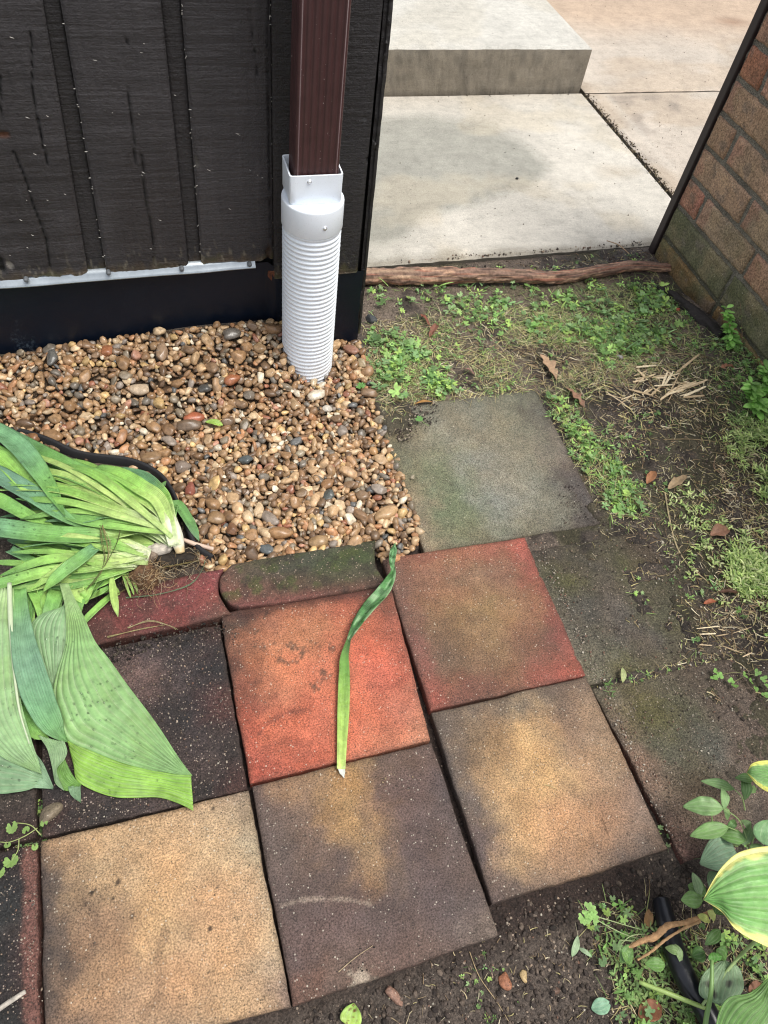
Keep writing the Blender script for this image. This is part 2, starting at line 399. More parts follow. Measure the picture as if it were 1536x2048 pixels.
soilc = alb(100, 88, 77) * np.ones(gx.shape + (1,)); 
def blend(c, m, col): m = np.clip(m, 0, 1)[..., None]; return c * (1 - m) + np.asarray(col) * m
def soft_poly(px, py, poly, amp=22, sc=.03, seed=0):
    n1 = vn(px * sc, py * sc, 0, seed) + .5 * vn(px * sc * 2.7, py * sc * 2.7, 0, seed + 1); n2 = vn(px * sc, py * sc, 5, seed + 3) + .5 * vn(px * sc * 2.7, py * sc * 2.7, 5, seed + 4)
    r_ = 0
    for k in range(9): r_ = r_ + in_poly(px + n1 * amp + 16 * math.cos(k * .7) * (k / 9), py + n2 * amp + 16 * math.sin(k * .7) * (k / 9), poly).astype(float) / 9
    return r_
nb = fbm(gx * 6, gy * 6, 0, 21, 4)
soilc = blend(soilc, sst(-.1, .35, nb) * .6, alb(124, 108, 94))
soilc = blend(soilc, sst(.1, .4, fbm(gx * 10, gy * 10, 0, 23, 4)) * .7, alb(58, 50, 46))
UP = [(720, 560), (1340, 560), (1445, 680), (1300, 760), (1100, 790), (850, 800), (730, 720)]
soilc = blend(soilc, soft_poly(gpx, gpy, UP, 25, .02, 31) * .75 * okp, alb(136, 118, 100))
soilc = blend(soilc, soft_poly(gpx, gpy, [(760, 640), (880, 640), (930, 700), (860, 720), (780, 690)], 15, .03, 33) * .8 * okp, alb(135, 118, 102))
moss = sst(.12, .3, fbm(gx * 12, gy * 12, 0, 41, 4) + .15 * (gx > .9)) * ((gx > .62) | (gy > 1.0)) * sst(-.1, .1, gy)
soilc = blend(soilc, sst(.66, .8, gx) * sst(1.25, 1.05, gy) * sst(.15, .3, gy) * .45, alb(70, 62, 54))
soilc = blend(soilc, sst(.05, .3, fbm(gx * 16, gy * 16, 0, 28, 4)) * .7 * (gx > .6), alb(48, 42, 38))
soilc = blend(soilc, moss * .35, alb(90, 90, 46))
soilc = blend(soilc, sst(.2, .02, gy - .25 * gx + .1) * .6 * (gy < .2), alb(94, 82, 73))
gm = in_poly(gpx, gpy, GRAVEL) & okp
soilc = np.where(gm[..., None], alb(92, 72, 50), soilc)
jn = sst(.63, .58, gx) * sst(.78, .74, gy) * sst(.02, .08, gy)
soilc = blend(soilc, jn * .85, alb(58, 42, 36))
ground = mk('ground', np.stack([gx, gy, gzv], -1).reshape(-1, 3), grid_faces(len(GXa), len(GYa)), M_soil, col=soilc.reshape(-1, 3), origin=(0, 0, 0))
tag(ground, kind='structure')

# ------------------------------------------------------------------ concrete path, pad and step
def slab(name, x0, x1, y0, y1, zt, zb, colf, st=.02, kind='structure', parent=None, mat=None, chip=.004):
    xs = np.r_[x0, x0 + .004, np.arange(x0 + st, x1 - st * .5, st), x1 - .004, x1]; ys = np.r_[y0, y0 + .004, y0 + .010, np.arange(y0 + st, y1 - st * .5, st), y1 - .004, y1]
    X, Y = np.meshgrid(xs, ys, indexing='ij')
    d = np.minimum(np.minimum(X - x0, x1 - X), np.minimum(Y - y0, y1 - Y))
    Z = zt - .006 * (1 - sst(0, .010, d)) + .0012 * fbm(X * 8, Y * 8, 0, 3, 3)
    ed = (d < 1e-6); Xd = X; Yd = Y + np.where(np.abs(Y - y0) < 1e-6, chip * fbm(X * 30, Y * 0, 0, 6, 4), 0)
    top = np.stack([Xd, Yd, Z], -1).reshape(-1, 3); nx, ny = len(xs), len(ys)
    Fc = [grid_faces(nx, ny)]; V = [top]; C = [colf(X, Y, Z).reshape(-1, 3)]
    loop = [(i, 0) for i in range(nx)] + [(nx - 1, j) for j in range(1, ny)] + [(i, ny - 1) for i in range(nx - 2, -1, -1)] + [(0, j) for j in range(ny - 2, 0, -1)]
    rim = np.array([top[i * ny + j] for i, j in loop]); rows = 7; k = len(rim); off = len(top); G = []
    for r in range(rows):
        q = rim.copy(); q[:, 2] = rim[:, 2] + (zb - rim[:, 2]) * r / (rows - 1)
        if r: q[:, 1] += .0035 * fbm(q[:, 0] * 25, q[:, 2] * 40, 0, 9, 3) * (np.abs(q[:, 1] - y0) < .02)
        G.append(q)
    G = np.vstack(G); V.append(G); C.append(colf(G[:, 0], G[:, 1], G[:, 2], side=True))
    i, j = np.meshgrid(np.arange(rows - 1), np.arange(k), indexing='ij'); j2 = (j + 1) % k
    Fc.append(np.stack([i * k + j, (i + 1) * k + j, (i + 1) * k + j2, i * k + j2], -1).reshape(-1, 4) + off)
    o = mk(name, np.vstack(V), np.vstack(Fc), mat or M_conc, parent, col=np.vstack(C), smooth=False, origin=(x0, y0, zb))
    if kind: tag(o, kind=kind)
    return o
LIGHT = np.array([218, 211, 196.])
STAIN = [(700, 425), (745, 240), (860, 232), (985, 240), (1050, 290), (1108, 340), (1060, 372), (960, 402), (860, 425), (800, 480), (700, 500)]
def c_pad(X, Y, Z, side=False):
    c = np.ones(np.shape(X) + (3,)) * alb(LIGHT)
    px, py = proj(X, Y, Z)
    m = np.zeros(np.shape(X))
    for k in range(8):
        a = k * .785; m = m + in_poly(px + 9 * vn(px * .02, py * .02, 0, 3) + 13 * math.cos(a), py + 6 * vn(px * .02, py * .02, 0, 4) + 7 * math.sin(a), STAIN) / 8
    c = blend(c, m * .72, alb(156, 156, 142))
    c = blend(c, sst(.1, .4, fbm(X * 5, Y * 5, 0, 51, 4)) * .4, alb(216, 200, 168))
    c = blend(c, sst(2.45, 2.6, Y) * .3, alb(205, 190, 168))
    c = blend(c, (1 - sst(0, .05, Y - 1.655 + .02 * vn(X * 20, Y * 20))) * .5, alb(130, 118, 92))
    c = blend(c, (sst(.12, .0, np.hypot((X - 1.52) , (Y - 2.05) * 1.6) - .03 * vn(X * 20, Y * 20)) * .45), alb(176, 150, 110))
    c = blend(c, sst(.3, .03, X - .55 + .1 * vn(X * 6, Y * 6)) * sst(2.1, 1.7, Y) * .45, alb(150, 146, 128))
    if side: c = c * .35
    return c
slab('path', .20, 1.648, 1.655, 2.60, .004, -.10, c_pad, st=.012)
def c_drive(X, Y, Z, side=False):
    c = np.ones(np.shape(X) + (3,)) * alb(208, 194, 176)
    c = blend(c, sst(2.9, 3.3, Y + .12 * X - .3 + .1 * fbm(X * 4, Y * 4, 0, 5)) * .75, alb(205, 172, 138))
    c = blend(c, sst(.05, .3, fbm(X * 3, Y * 5, 0, 55, 4)) * .35, alb(190, 160, 120))
    px, py = proj(X, Y, Z)
    c = blend(c, sst(.1, .35, fbm(X * 9, Y * 9, 0, 57, 4)) * .5 * in_poly(px, py, [(1200, 190), (1360, 190), (1360, 400), (1180, 240)]), alb(150, 138, 126))
    c = blend(c, np.exp(-((X - 2.72) ** 2 + ((Y - 3.24) * 2) ** 2) / .006) * .8, alb(168, 128, 96))
    c = blend(c, (sst(.03, .0, np.abs(X - 1.74))) * .35, alb(232, 222, 205))
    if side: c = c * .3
    return c
slab('pavement', 1.664, 9.0, 1.30, 2.598, .004, -.10, c_drive, st=.02)
slab('driveway', 1.664, 9.0, 2.604, 9.0, .005, -.10, c_drive, st=.03)
def c_step(X, Y, Z, side=False):
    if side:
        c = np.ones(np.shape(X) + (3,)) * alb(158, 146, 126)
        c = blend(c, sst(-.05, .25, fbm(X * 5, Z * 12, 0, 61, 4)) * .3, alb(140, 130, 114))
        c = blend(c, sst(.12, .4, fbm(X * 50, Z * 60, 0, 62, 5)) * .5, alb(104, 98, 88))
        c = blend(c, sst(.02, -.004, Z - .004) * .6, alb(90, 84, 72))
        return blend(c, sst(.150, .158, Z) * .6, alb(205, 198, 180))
    return blend(np.ones(np.shape(X) + (3,)) * alb(216, 212, 200), sst(0, .3, fbm(X * 5, Y * 5, 0, 63, 4)) * .35, alb(205, 195, 172))
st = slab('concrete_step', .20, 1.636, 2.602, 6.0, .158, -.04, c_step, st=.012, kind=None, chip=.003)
tag(st, 'raised pale concrete step with rough grey front face at the back of the path', 'step')

# ------------------------------------------------------------------ pavers and edging stones (Coons patch blocks)
def coons(c0, c1, d0, d1, s, t):
    # c0 near edge, c1 far edge (both left to right); d0 left, d1 right (near to far)
    Sg, Tg = np.meshgrid(s, t, indexing='ij'); S1 = Sg[..., None]; T1 = Tg[..., None]
    def ev(c, q): L = np.linspace(0, 1, len(c)); return np.stack([np.interp(q, L, c[:, 0]), np.interp(q, L, c[:, 1])], -1)
    A = (1 - T1) * ev(c0, Sg) + T1 * ev(c1, Sg); B = (1 - S1) * ev(d0, Tg) + S1 * ev(d1, Tg)
    Cn = (1 - S1) * (1 - T1) * c0[0] + S1 * (1 - T1) * c0[-1] + (1 - S1) * T1 * c1[0] + S1 * T1 * c1[-1]
    return A + B - Cn, Sg, Tg
def block(name, c0, c1, d0, d1, zt, zb, colf, mat, seed, st=.0032, bev=.0035, tilt=(0, 0), rough=.0006, wob=.0012, sidec=None, origin=None):
    W = np.linalg.norm(c0[-1] - c0[0]); D = np.linalg.norm(d0[-1] - d0[0])
    def par(L): n = int(L / st); b = np.array([0, .0012, .0028, .005]) / L; return np.r_[b, np.linspace(.009 / L, 1 - .009 / L, n), 1 - b[::-1]]
    s, t = par(W), par(D); P, Sg, Tg = coons(c0, c1, d0, d1, s, t)
    X, Y = P[..., 0], P[..., 1]
    d = np.minimum(np.minimum(Sg, 1 - Sg) * W, np.minimum(Tg, 1 - Tg) * D)
    q = np.clip(d / bev, 0, 1); crn = .5 + .5 * vn(X * 40, Y * 40, 0, seed)
    Z = zt - bev * .8 * (1 - np.sqrt(np.clip(1 - (1 - q) ** 2, 0, 1))) - (1 - sst(0, .009, d)) * .0022 * crn
    Z = Z + rough * (vn(X * 220, Y * 220, 0, seed) + fbm(X * 60, Y * 60, 0, seed + 1, 2)) + (Sg - .5) * tilt[0] + (Tg - .5) * tilt[1]
    e = (1 - sst(0, .006, d)); X = X + e * wob * fbm(X * 60, Y * 60, 0, seed + 2, 3); Y = Y + e * wob * fbm(X * 60, Y * 60, 3, seed + 3, 3)
    C = colf(Sg, Tg, X, Y); nx, ny = X.shape; top = np.stack([X, Y, Z], -1).reshape(-1, 3)
    loop = [(i, 0) for i in range(nx)] + [(nx - 1, j) for j in range(1, ny)] + [(i, ny - 1) for i in range(nx - 2, -1, -1)] + [(0, j) for j in range(ny - 2, 0, -1)]
    idx = np.array([i * ny + j for i, j in loop]); rim = top[idx]; rc = C.reshape(-1, 3)[idx]; k = len(rim); rows = 6
    cen = rim.mean(0); V = [top]; CC = [C.reshape(-1, 3)]; off = len(top)
    for r in range(rows):
        q_ = rim.copy(); f = r / (rows - 1); q_[:, 2] = rim[:, 2] * (1 - f) + zb * f
        if r:
            n_ = .0012 * vn(rim[:, 0] * 120, rim[:, 1] * 120, f * 5, seed); dr = rim[:, :2] - cen[:2]; dr /= np.linalg.norm(dr, axis=1)[:, None]; q_[:, :2] += dr * (n_[:, None] + .0004)
        V.append(q_); cc = rc if sidec is None else rc * (1 - min(1, r)) + (rc * .4 + np.asarray(sidec) * .6) * min(1, r); CC.append(cc)
    i, j = np.meshgrid(np.arange(rows - 1), np.arange(k), indexing='ij'); j2 = (j + 1) % k
    sf = np.stack([i * k + j, (i + 1) * k + j, (i + 1) * k + j2, i * k + j2], -1).reshape(-1, 4) + off
    return mk(name, np.vstack(V), np.vstack([grid_faces(nx, ny), sf]), mat, col=np.vstack(CC), origin=(cen[0], cen[1], zb) if origin is None else origin)
def cgrid(rows, seed, warp=.07, extra=None, gain=1.0):
    G = np.array([[alb(c) * gain for c in r] for r in rows])        # rows run from the far edge to the near edge
    def f(Sg, Tg, X, Y):
        a = np.clip(Sg + warp * (fbm(X * 14, Y * 14, 0, seed, 4) + .6 * fbm(X * 60, Y * 60, 0, seed, 4)), 0, 1) * (G.shape[1] - 1); b = np.clip((1 - Tg) + warp * (fbm(X * 14, Y * 14, 4, seed, 4) + .6 * fbm(X * 60, Y * 60, 4, seed, 4)), 0, 1) * (G.shape[0] - 1)
        i = np.minimum(a.astype(int), G.shape[1] - 2); j = np.minimum(b.astype(int), G.shape[0] - 2); fa = (a - i)[..., None]; fb = (b - j)[..., None]
        fa, fb = fa * fa * (3 - 2 * fa), fb * fb * (3 - 2 * fb)
        c = (G[j, i] * (1 - fa) + G[j, i + 1] * fa) * (1 - fb) + (G[j + 1, i] * (1 - fa) + G[j + 1, i + 1] * fa) * fb
        c = c * (1 + .22 * fbm(X * 35, Y * 35, 0, seed + 9, 4))[..., None] * (1 + np.array([.10, 0, -.10]) * fbm(X * 18, Y * 18, 0, seed + 19, 4)[..., None])
        c = blend(c, sst(.20, .42, fbm(X * 28, Y * 28, 0, seed + 29, 5)) * .14, alb(84, 70, 60))
        ed_ = np.minimum(np.minimum(Sg, 1 - Sg), np.minimum(Tg, 1 - Tg)); c = blend(c, sst(.035, .0, ed_ + .02 * fbm(X * 60, Y * 60, 0, seed + 39, 3)) * .35, alb(78, 62, 52))
        if extra: c = extra(c, Sg, Tg, X, Y)
        return np.clip(c, .004, .8)
    return f
def quad_block(key, rows, label, seed, mat=None, zt=0.0, extra=None, warp=.07, gain=1.0, **k):
    Q = QW[key]; fl, fr, nr, nl = Q; n = 60; L = np.linspace(0, 1, n)[:, None]
    wv = lambda a, b, s_: a + (b - a) * L + .0016 * np.sin(np.pi * L) * np.stack([vn(L[:, 0] * 5, s_), vn(L[:, 0] * 5, s_ + 9)], -1)
    o = block('paver', wv(nl, nr, seed), wv(fl, fr, seed + 1), wv(nl, fl, seed + 2), wv(nr, fr, seed + 3), zt, -TH, cgrid(rows, seed, warp, extra, np.array(gain)), mat or M_paver, seed, **k)
    return tag(o, label, 'paver', 'concrete pavers laid as a path')
def spots(c, X, Y, P, r, col, k=.8, seed=0):
    for x, y in P: c = blend(c, k * sst(r * 1.3, r * .4, np.hypot(X - x, Y - y) + r * .9 * vn(X * 110, Y * 110, 0, seed)), col)
    return c
def arc(c, X, Y, P, wd, col, k=.5):
    P = crom(atv(P)[:, :2], 40); d = np.full(X.shape, 9.)
    for p in P: d = np.minimum(d, np.hypot(X - p[0], Y - p[1]))
    return blend(c, k * sst(wd * 1.6, wd * .3, d + wd * .8 * vn(X * 120, Y * 120, 0, 2)), col)
def x_org(c, S_, T_, X, Y):
    P = [at(*p)[:2] for p in [(515, 1297), (530, 1290), (545, 1290), (560, 1302), (580, 1290), (590, 1296), (610, 1300), (625, 1288), (640, 1288), (655, 1290), (665, 1298), (662, 1310), (560, 1320), (645, 1345), (655, 1352), (625, 1370), (640, 1362), (600, 1312), (590, 1322), (570, 1328), (632, 1378), (512, 1262), (530, 1225)]]
    P = [(p[0] + .0045 * math.cos(i * 2.4 + k * 2), p[1] + .0045 * math.sin(i * 2.4 + k * 2)) for i, p in enumerate(P) for k in range(3)]
    c = spots(c, X, Y, P, .0030, alb(84, 72, 58), .62, 5)
    c = blend(c, sst(.90, .97, T_ + .03 * fbm(X * 50, Y * 50, 0, 6, 4)) * .75, alb(70, 44, 38))  # dirt and the edging stone's shade, painted as a dark far band
    c = arc(c, X, Y, [(515, 1470), (545, 1440), (580, 1425), (620, 1420)], .004, alb(130, 72, 56), .55)
    c = arc(c, X, Y, [(740, 1370), (780, 1375), (815, 1350)], .006, alb(150, 78, 60), .4)
    return arc(c, X, Y, [(520, 1500), (560, 1485), (620, 1490)], .005, alb(140, 75, 58), .35)
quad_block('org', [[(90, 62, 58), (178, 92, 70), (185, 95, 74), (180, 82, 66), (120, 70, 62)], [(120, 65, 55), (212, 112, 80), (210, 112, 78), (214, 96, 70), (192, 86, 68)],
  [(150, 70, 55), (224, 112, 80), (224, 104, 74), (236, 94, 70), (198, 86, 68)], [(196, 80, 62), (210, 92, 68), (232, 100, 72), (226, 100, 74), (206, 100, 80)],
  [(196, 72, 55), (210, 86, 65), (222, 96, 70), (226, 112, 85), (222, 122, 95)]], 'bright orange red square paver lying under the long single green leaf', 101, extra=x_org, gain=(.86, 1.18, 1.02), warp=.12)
quad_block('red', [[(128, 84, 74), (150, 84, 70), (158, 92, 76), (164, 88, 74), (180, 84, 74)], [(130, 84, 74), (150, 96, 76), (152, 104, 80), (146, 94, 76), (158, 78, 70)],
  [(124, 78, 70), (134, 94, 72), (160, 116, 80), (150, 100, 76), (146, 78, 70)], [(148, 82, 72), (124, 88, 72), (142, 100, 76), (132, 84, 70), (148, 76, 68)],
  [(168, 82, 72), (134, 78, 68), (132, 82, 68), (160, 82, 70), (166, 76, 68)]], 'brick red square paver with tan centre next to the grey paver', 111, gain=(1.02, 1.20, 1.06), warp=.13)
quad_block('tan', [[(112, 97, 82), (125, 105, 85), (138, 116, 90), (117, 98, 82), (120, 100, 84)], [(110, 95, 84), (160, 126, 84), (210, 166, 104), (142, 116, 92), (160, 130, 98)],
  [(115, 98, 85), (192, 150, 96), (216, 172, 108), (186, 144, 100), (170, 136, 100)], [(112, 92, 85), (204, 158, 102), (204, 154, 104), (176, 134, 98), (150, 124, 105)],
  [(112, 92, 82), (132, 106, 85), (155, 122, 92), (132, 108, 90), (122, 102, 85)]], 'tan square paver with golden middle and brown rim, rightmost of the clean pavers', 121, warp=.10, gain=(.96, .97, 1.0))
def x_brn(c, S_, T_, X, Y):
    c = arc(c, X, Y, [(560, 1812), (610, 1800), (680, 1798), (740, 1808)], .0025, alb(172, 152, 132), .6)
    P = [at(*p)[:2] for p in [(715, 1960), (725, 1950), (712, 1972), (735, 1965)]]
    return spots(c, X, Y, P, .012, alb(176, 158, 136), .6, 8)
quad_block('brn', [[(102, 82, 76), (150, 116, 86), (164, 128, 82), (112, 90, 80), (102, 84, 80)], [(102, 86, 80), (118, 97, 85), (170, 132, 84), (106, 85, 80), (96, 80, 78)],
  [(96, 80, 76), (97, 80, 75), (154, 120, 84), (97, 80, 78), (100, 84, 80)], [(102, 82, 78), (102, 82, 78), (97, 80, 76), (96, 80, 78), (102, 85, 80)],
  [(122, 86, 72), (112, 90, 80), (112, 90, 84), (106, 88, 82), (126, 110, 100)]], 'dark brown square paver with a tan smudge, between the yellow and tan pavers', 131, extra=x_brn, gain=(1.10, 1.08, 1.02), warp=.12)
def x_yel(c, S_, T_, X, Y):
    P = [at(*p)[:2] for p in [(183, 1785), (190, 1780), (226, 1797), (237, 1765), (172, 1808), (265, 1832), (190, 1888), (418, 1945), (420, 1857), (428, 1615)]]
    c = spots(c, X, Y, P, .003, alb(50, 36, 28), .9, 5)
    c = arc(c, X, Y, [(335, 1862), (318, 1900), (320, 1970), (290, 2030)], .006, alb(140, 108, 78), .5)
    return c
quad_block('yel', [[(140, 112, 84), (196, 156, 104), (198, 156, 104), (206, 166, 116), (160, 134, 104)], [(82, 70, 64), (190, 150, 100), (208, 162, 106), (212, 168, 112), (196, 168, 124)],
  [(80, 70, 64), (160, 124, 88), (212, 166, 106), (206, 156, 102), (202, 170, 126)], [(98, 82, 70), (186, 142, 96), (204, 154, 102), (206, 158, 104), (206, 174, 128)],
  [(122, 98, 80), (180, 140, 100), (170, 134, 96), (200, 160, 110), (160, 130, 106)]], 'large golden yellow square paver with dark left side at the bottom left', 141, extra=x_yel, warp=.10, gain=(.95, .97, 1.02))
quad_block('gry', [[(84, 84, 66), (122, 118, 100), (116, 114, 98), (110, 110, 92), (90, 90, 76)], [(106, 100, 76), (126, 122, 102), (128, 124, 106), (118, 116, 98), (106, 100, 88)],
  [(116, 110, 84), (112, 118, 90), (130, 128, 114), (126, 122, 104), (112, 102, 92)], [(134, 120, 96), (110, 118, 86), (132, 132, 120), (122, 120, 104), (88, 80, 76)],
  [(140, 126, 102), (112, 112, 84), (122, 120, 100), (112, 108, 92), (84, 76, 70)]], 'large pale grey paver beside the gravel and the weeds', 151, zt=-.002, st=.006, gain=(1.22, 1.19, 1.14), warp=.12)
blk = lambda a, b, c_: [[a, b, b, a, (58, 40, 38)], [b, c_, c_, b, a], [b, c_, b, a, (70, 44, 42)], [a, b, a, b, a], [(60, 40, 36), a, b, a, (60, 38, 36)]]
quad_block('dk1', blk((40, 35, 36), (62, 50, 50), (98, 74, 70)), 'blackened maroon paver partly under the big hosta leaf', 161, mat=M_dirty, gain=(1.65, 1.72, 1.62), warp=.14, rough=.0010, wob=.002)
def x_dk2(c, S_, T_, X, Y):
    c = blend(c, sst(.925, .955, S_ + .02 * fbm(X * 40, Y * 40, 0, 5, 3)) * .9, alb(128, 84, 72)); return blend(c, sst(.22, .05, T_) * sst(.8, .9, S_) * .6, alb(120, 92, 78))
quad_block('dk2', blk((46, 45, 44), (52, 52, 50), (44, 45, 46)), 'black grimy paver with a reddish right edge, cut by the left border', 171, mat=M_dirty, rough=.0012, wob=.002, extra=x_dk2)
quad_block('dk3', blk((56, 48, 42), (66, 56, 48), (60, 52, 46)), 'soil covered dark paver showing below the pale left hosta leaf', 181, mat=M_dirty, gain=(1.25, 1.3, 1.3), zt=-.002, rough=.0012, wob=.002)
quad_block('rt1', [[(104, 96, 78), (92, 86, 66), (88, 80, 68), (84, 74, 66), (78, 68, 60)], [(112, 100, 88), (90, 86, 50), (82, 82, 66), (88, 78, 72), (96, 82, 74)],
  [(126, 102, 88), (92, 88, 72), (86, 86, 80), (100, 86, 78), (104, 86, 76)], [(116, 96, 84), (118, 104, 88), (110, 96, 84), (112, 92, 82), (84, 72, 64)],
  [(120, 88, 82), (134, 112, 100), (84, 74, 68), (66, 58, 54), (62, 54, 50)]], 'gravelly grey brown sunken paver right of the tan paver, near the hosta', 191, mat=M_dirty, gain=(1.25, 1.22, 1.12), warp=.12, zt=-.001, sidec=alb(110, 52, 44), rough=.0013, wob=.003)
quad_block('rt2', [[(62, 58, 54), (76, 68, 60), (72, 68, 56), (78, 74, 60), (76, 66, 56)], [(86, 80, 70), (82, 80, 50), (84, 78, 68), (80, 78, 52), (80, 70, 60)],
  [(92, 86, 74), (80, 76, 70), (92, 84, 78), (84, 80, 62), (78, 72, 54)], [(108, 100, 86), (88, 84, 72), (90, 82, 76), (88, 84, 60), (84, 76, 66)],
  [(112, 104, 86), (92, 88, 56), (90, 84, 66), (82, 74, 62), (80, 70, 60)]], 'soil stained dark paver right of the brick red paver', 201, mat=M_dirty, gain=(1.25, 1.24, 1.14), warp=.12, zt=-.002, rough=.0013, wob=.003)

def pxc(P, h=.012, n=50): return crom(atv(P, h)[:, :2], n)
def edge_stone(c0, c1, d0, d1, rows, label, seed, extra=None, h=.009):
    o = block('edging_stone', pxc(c0), pxc(c1), pxc(d0), pxc(d1), h, -.06, cgrid(rows, seed, .05, extra), M_edging, seed, st=.004, bev=.005, wob=.0012)
    return tag(o, label, 'edging stone', 'scalloped edging stones')
edge_stone([(478, 1213), (560, 1203), (660, 1187), (776, 1166)], [(462, 1126), (560, 1108), (660, 1092), (752, 1076)],
           [(478, 1213), (456, 1202), (440, 1178), (440, 1152), (462, 1126)], [(776, 1166), (762, 1146), (752, 1126), (750, 1100), (752, 1076)],
           [[(104, 80, 62), (84, 80, 56), (82, 80, 60), (80, 80, 58), (74, 80, 50)], [(118, 78, 64), (88, 76, 60), (74, 74, 58), (76, 86, 48), (70, 82, 44)], [(120, 72, 64), (112, 78, 62), (92, 74, 58), (84, 78, 54), (76, 74, 54)], [(126, 70, 62), (124, 72, 62), (116, 70, 60), (108, 74, 60), (100, 72, 60)]],
           'mossy brown edging stone with rounded left end, between gravel and orange paver', 211, extra=lambda c, S_, T_, X, Y: blend(blend(c, sst(.0, .22, fbm(X * 45, Y * 45, 0, 88, 5) + .25 * (S_ - .5)) * sst(.1, .35, T_) * .7, alb(74, 84, 34)), sst(.1, .3, fbm(X * 60, Y * 60, 0, 89, 4)) * .5, alb(58, 50, 42)))
edge_stone([(150, 1297), (250, 1272), (360, 1250), (462, 1224)], [(200, 1190), (300, 1165), (380, 1146), (447, 1133)],
           [(150, 1297), (160, 1260), (180, 1225), (200, 1190)], [(462, 1224), (448, 1205), (436, 1180), (437, 1155), (447, 1133)],
           [[(96, 54, 52), (112, 60, 58), (120, 66, 62), (140, 68, 70)], [(104, 56, 52), (122, 62, 60), (130, 66, 62), (150, 72, 70)], [(100, 62, 56), (124, 62, 58), (132, 64, 60), (136, 72, 62)], [(88, 58, 50), (112, 62, 54), (122, 62, 56), (112, 74, 60)]],
           'maroon edging stone speckled with grit, partly under the uprooted irises', 221, extra=lambda c, S_, T_, X, Y: blend(c, sst(.0, .3, fbm(X * 45, Y * 45, 0, 90, 5)) * .55, alb(84, 58, 50)))

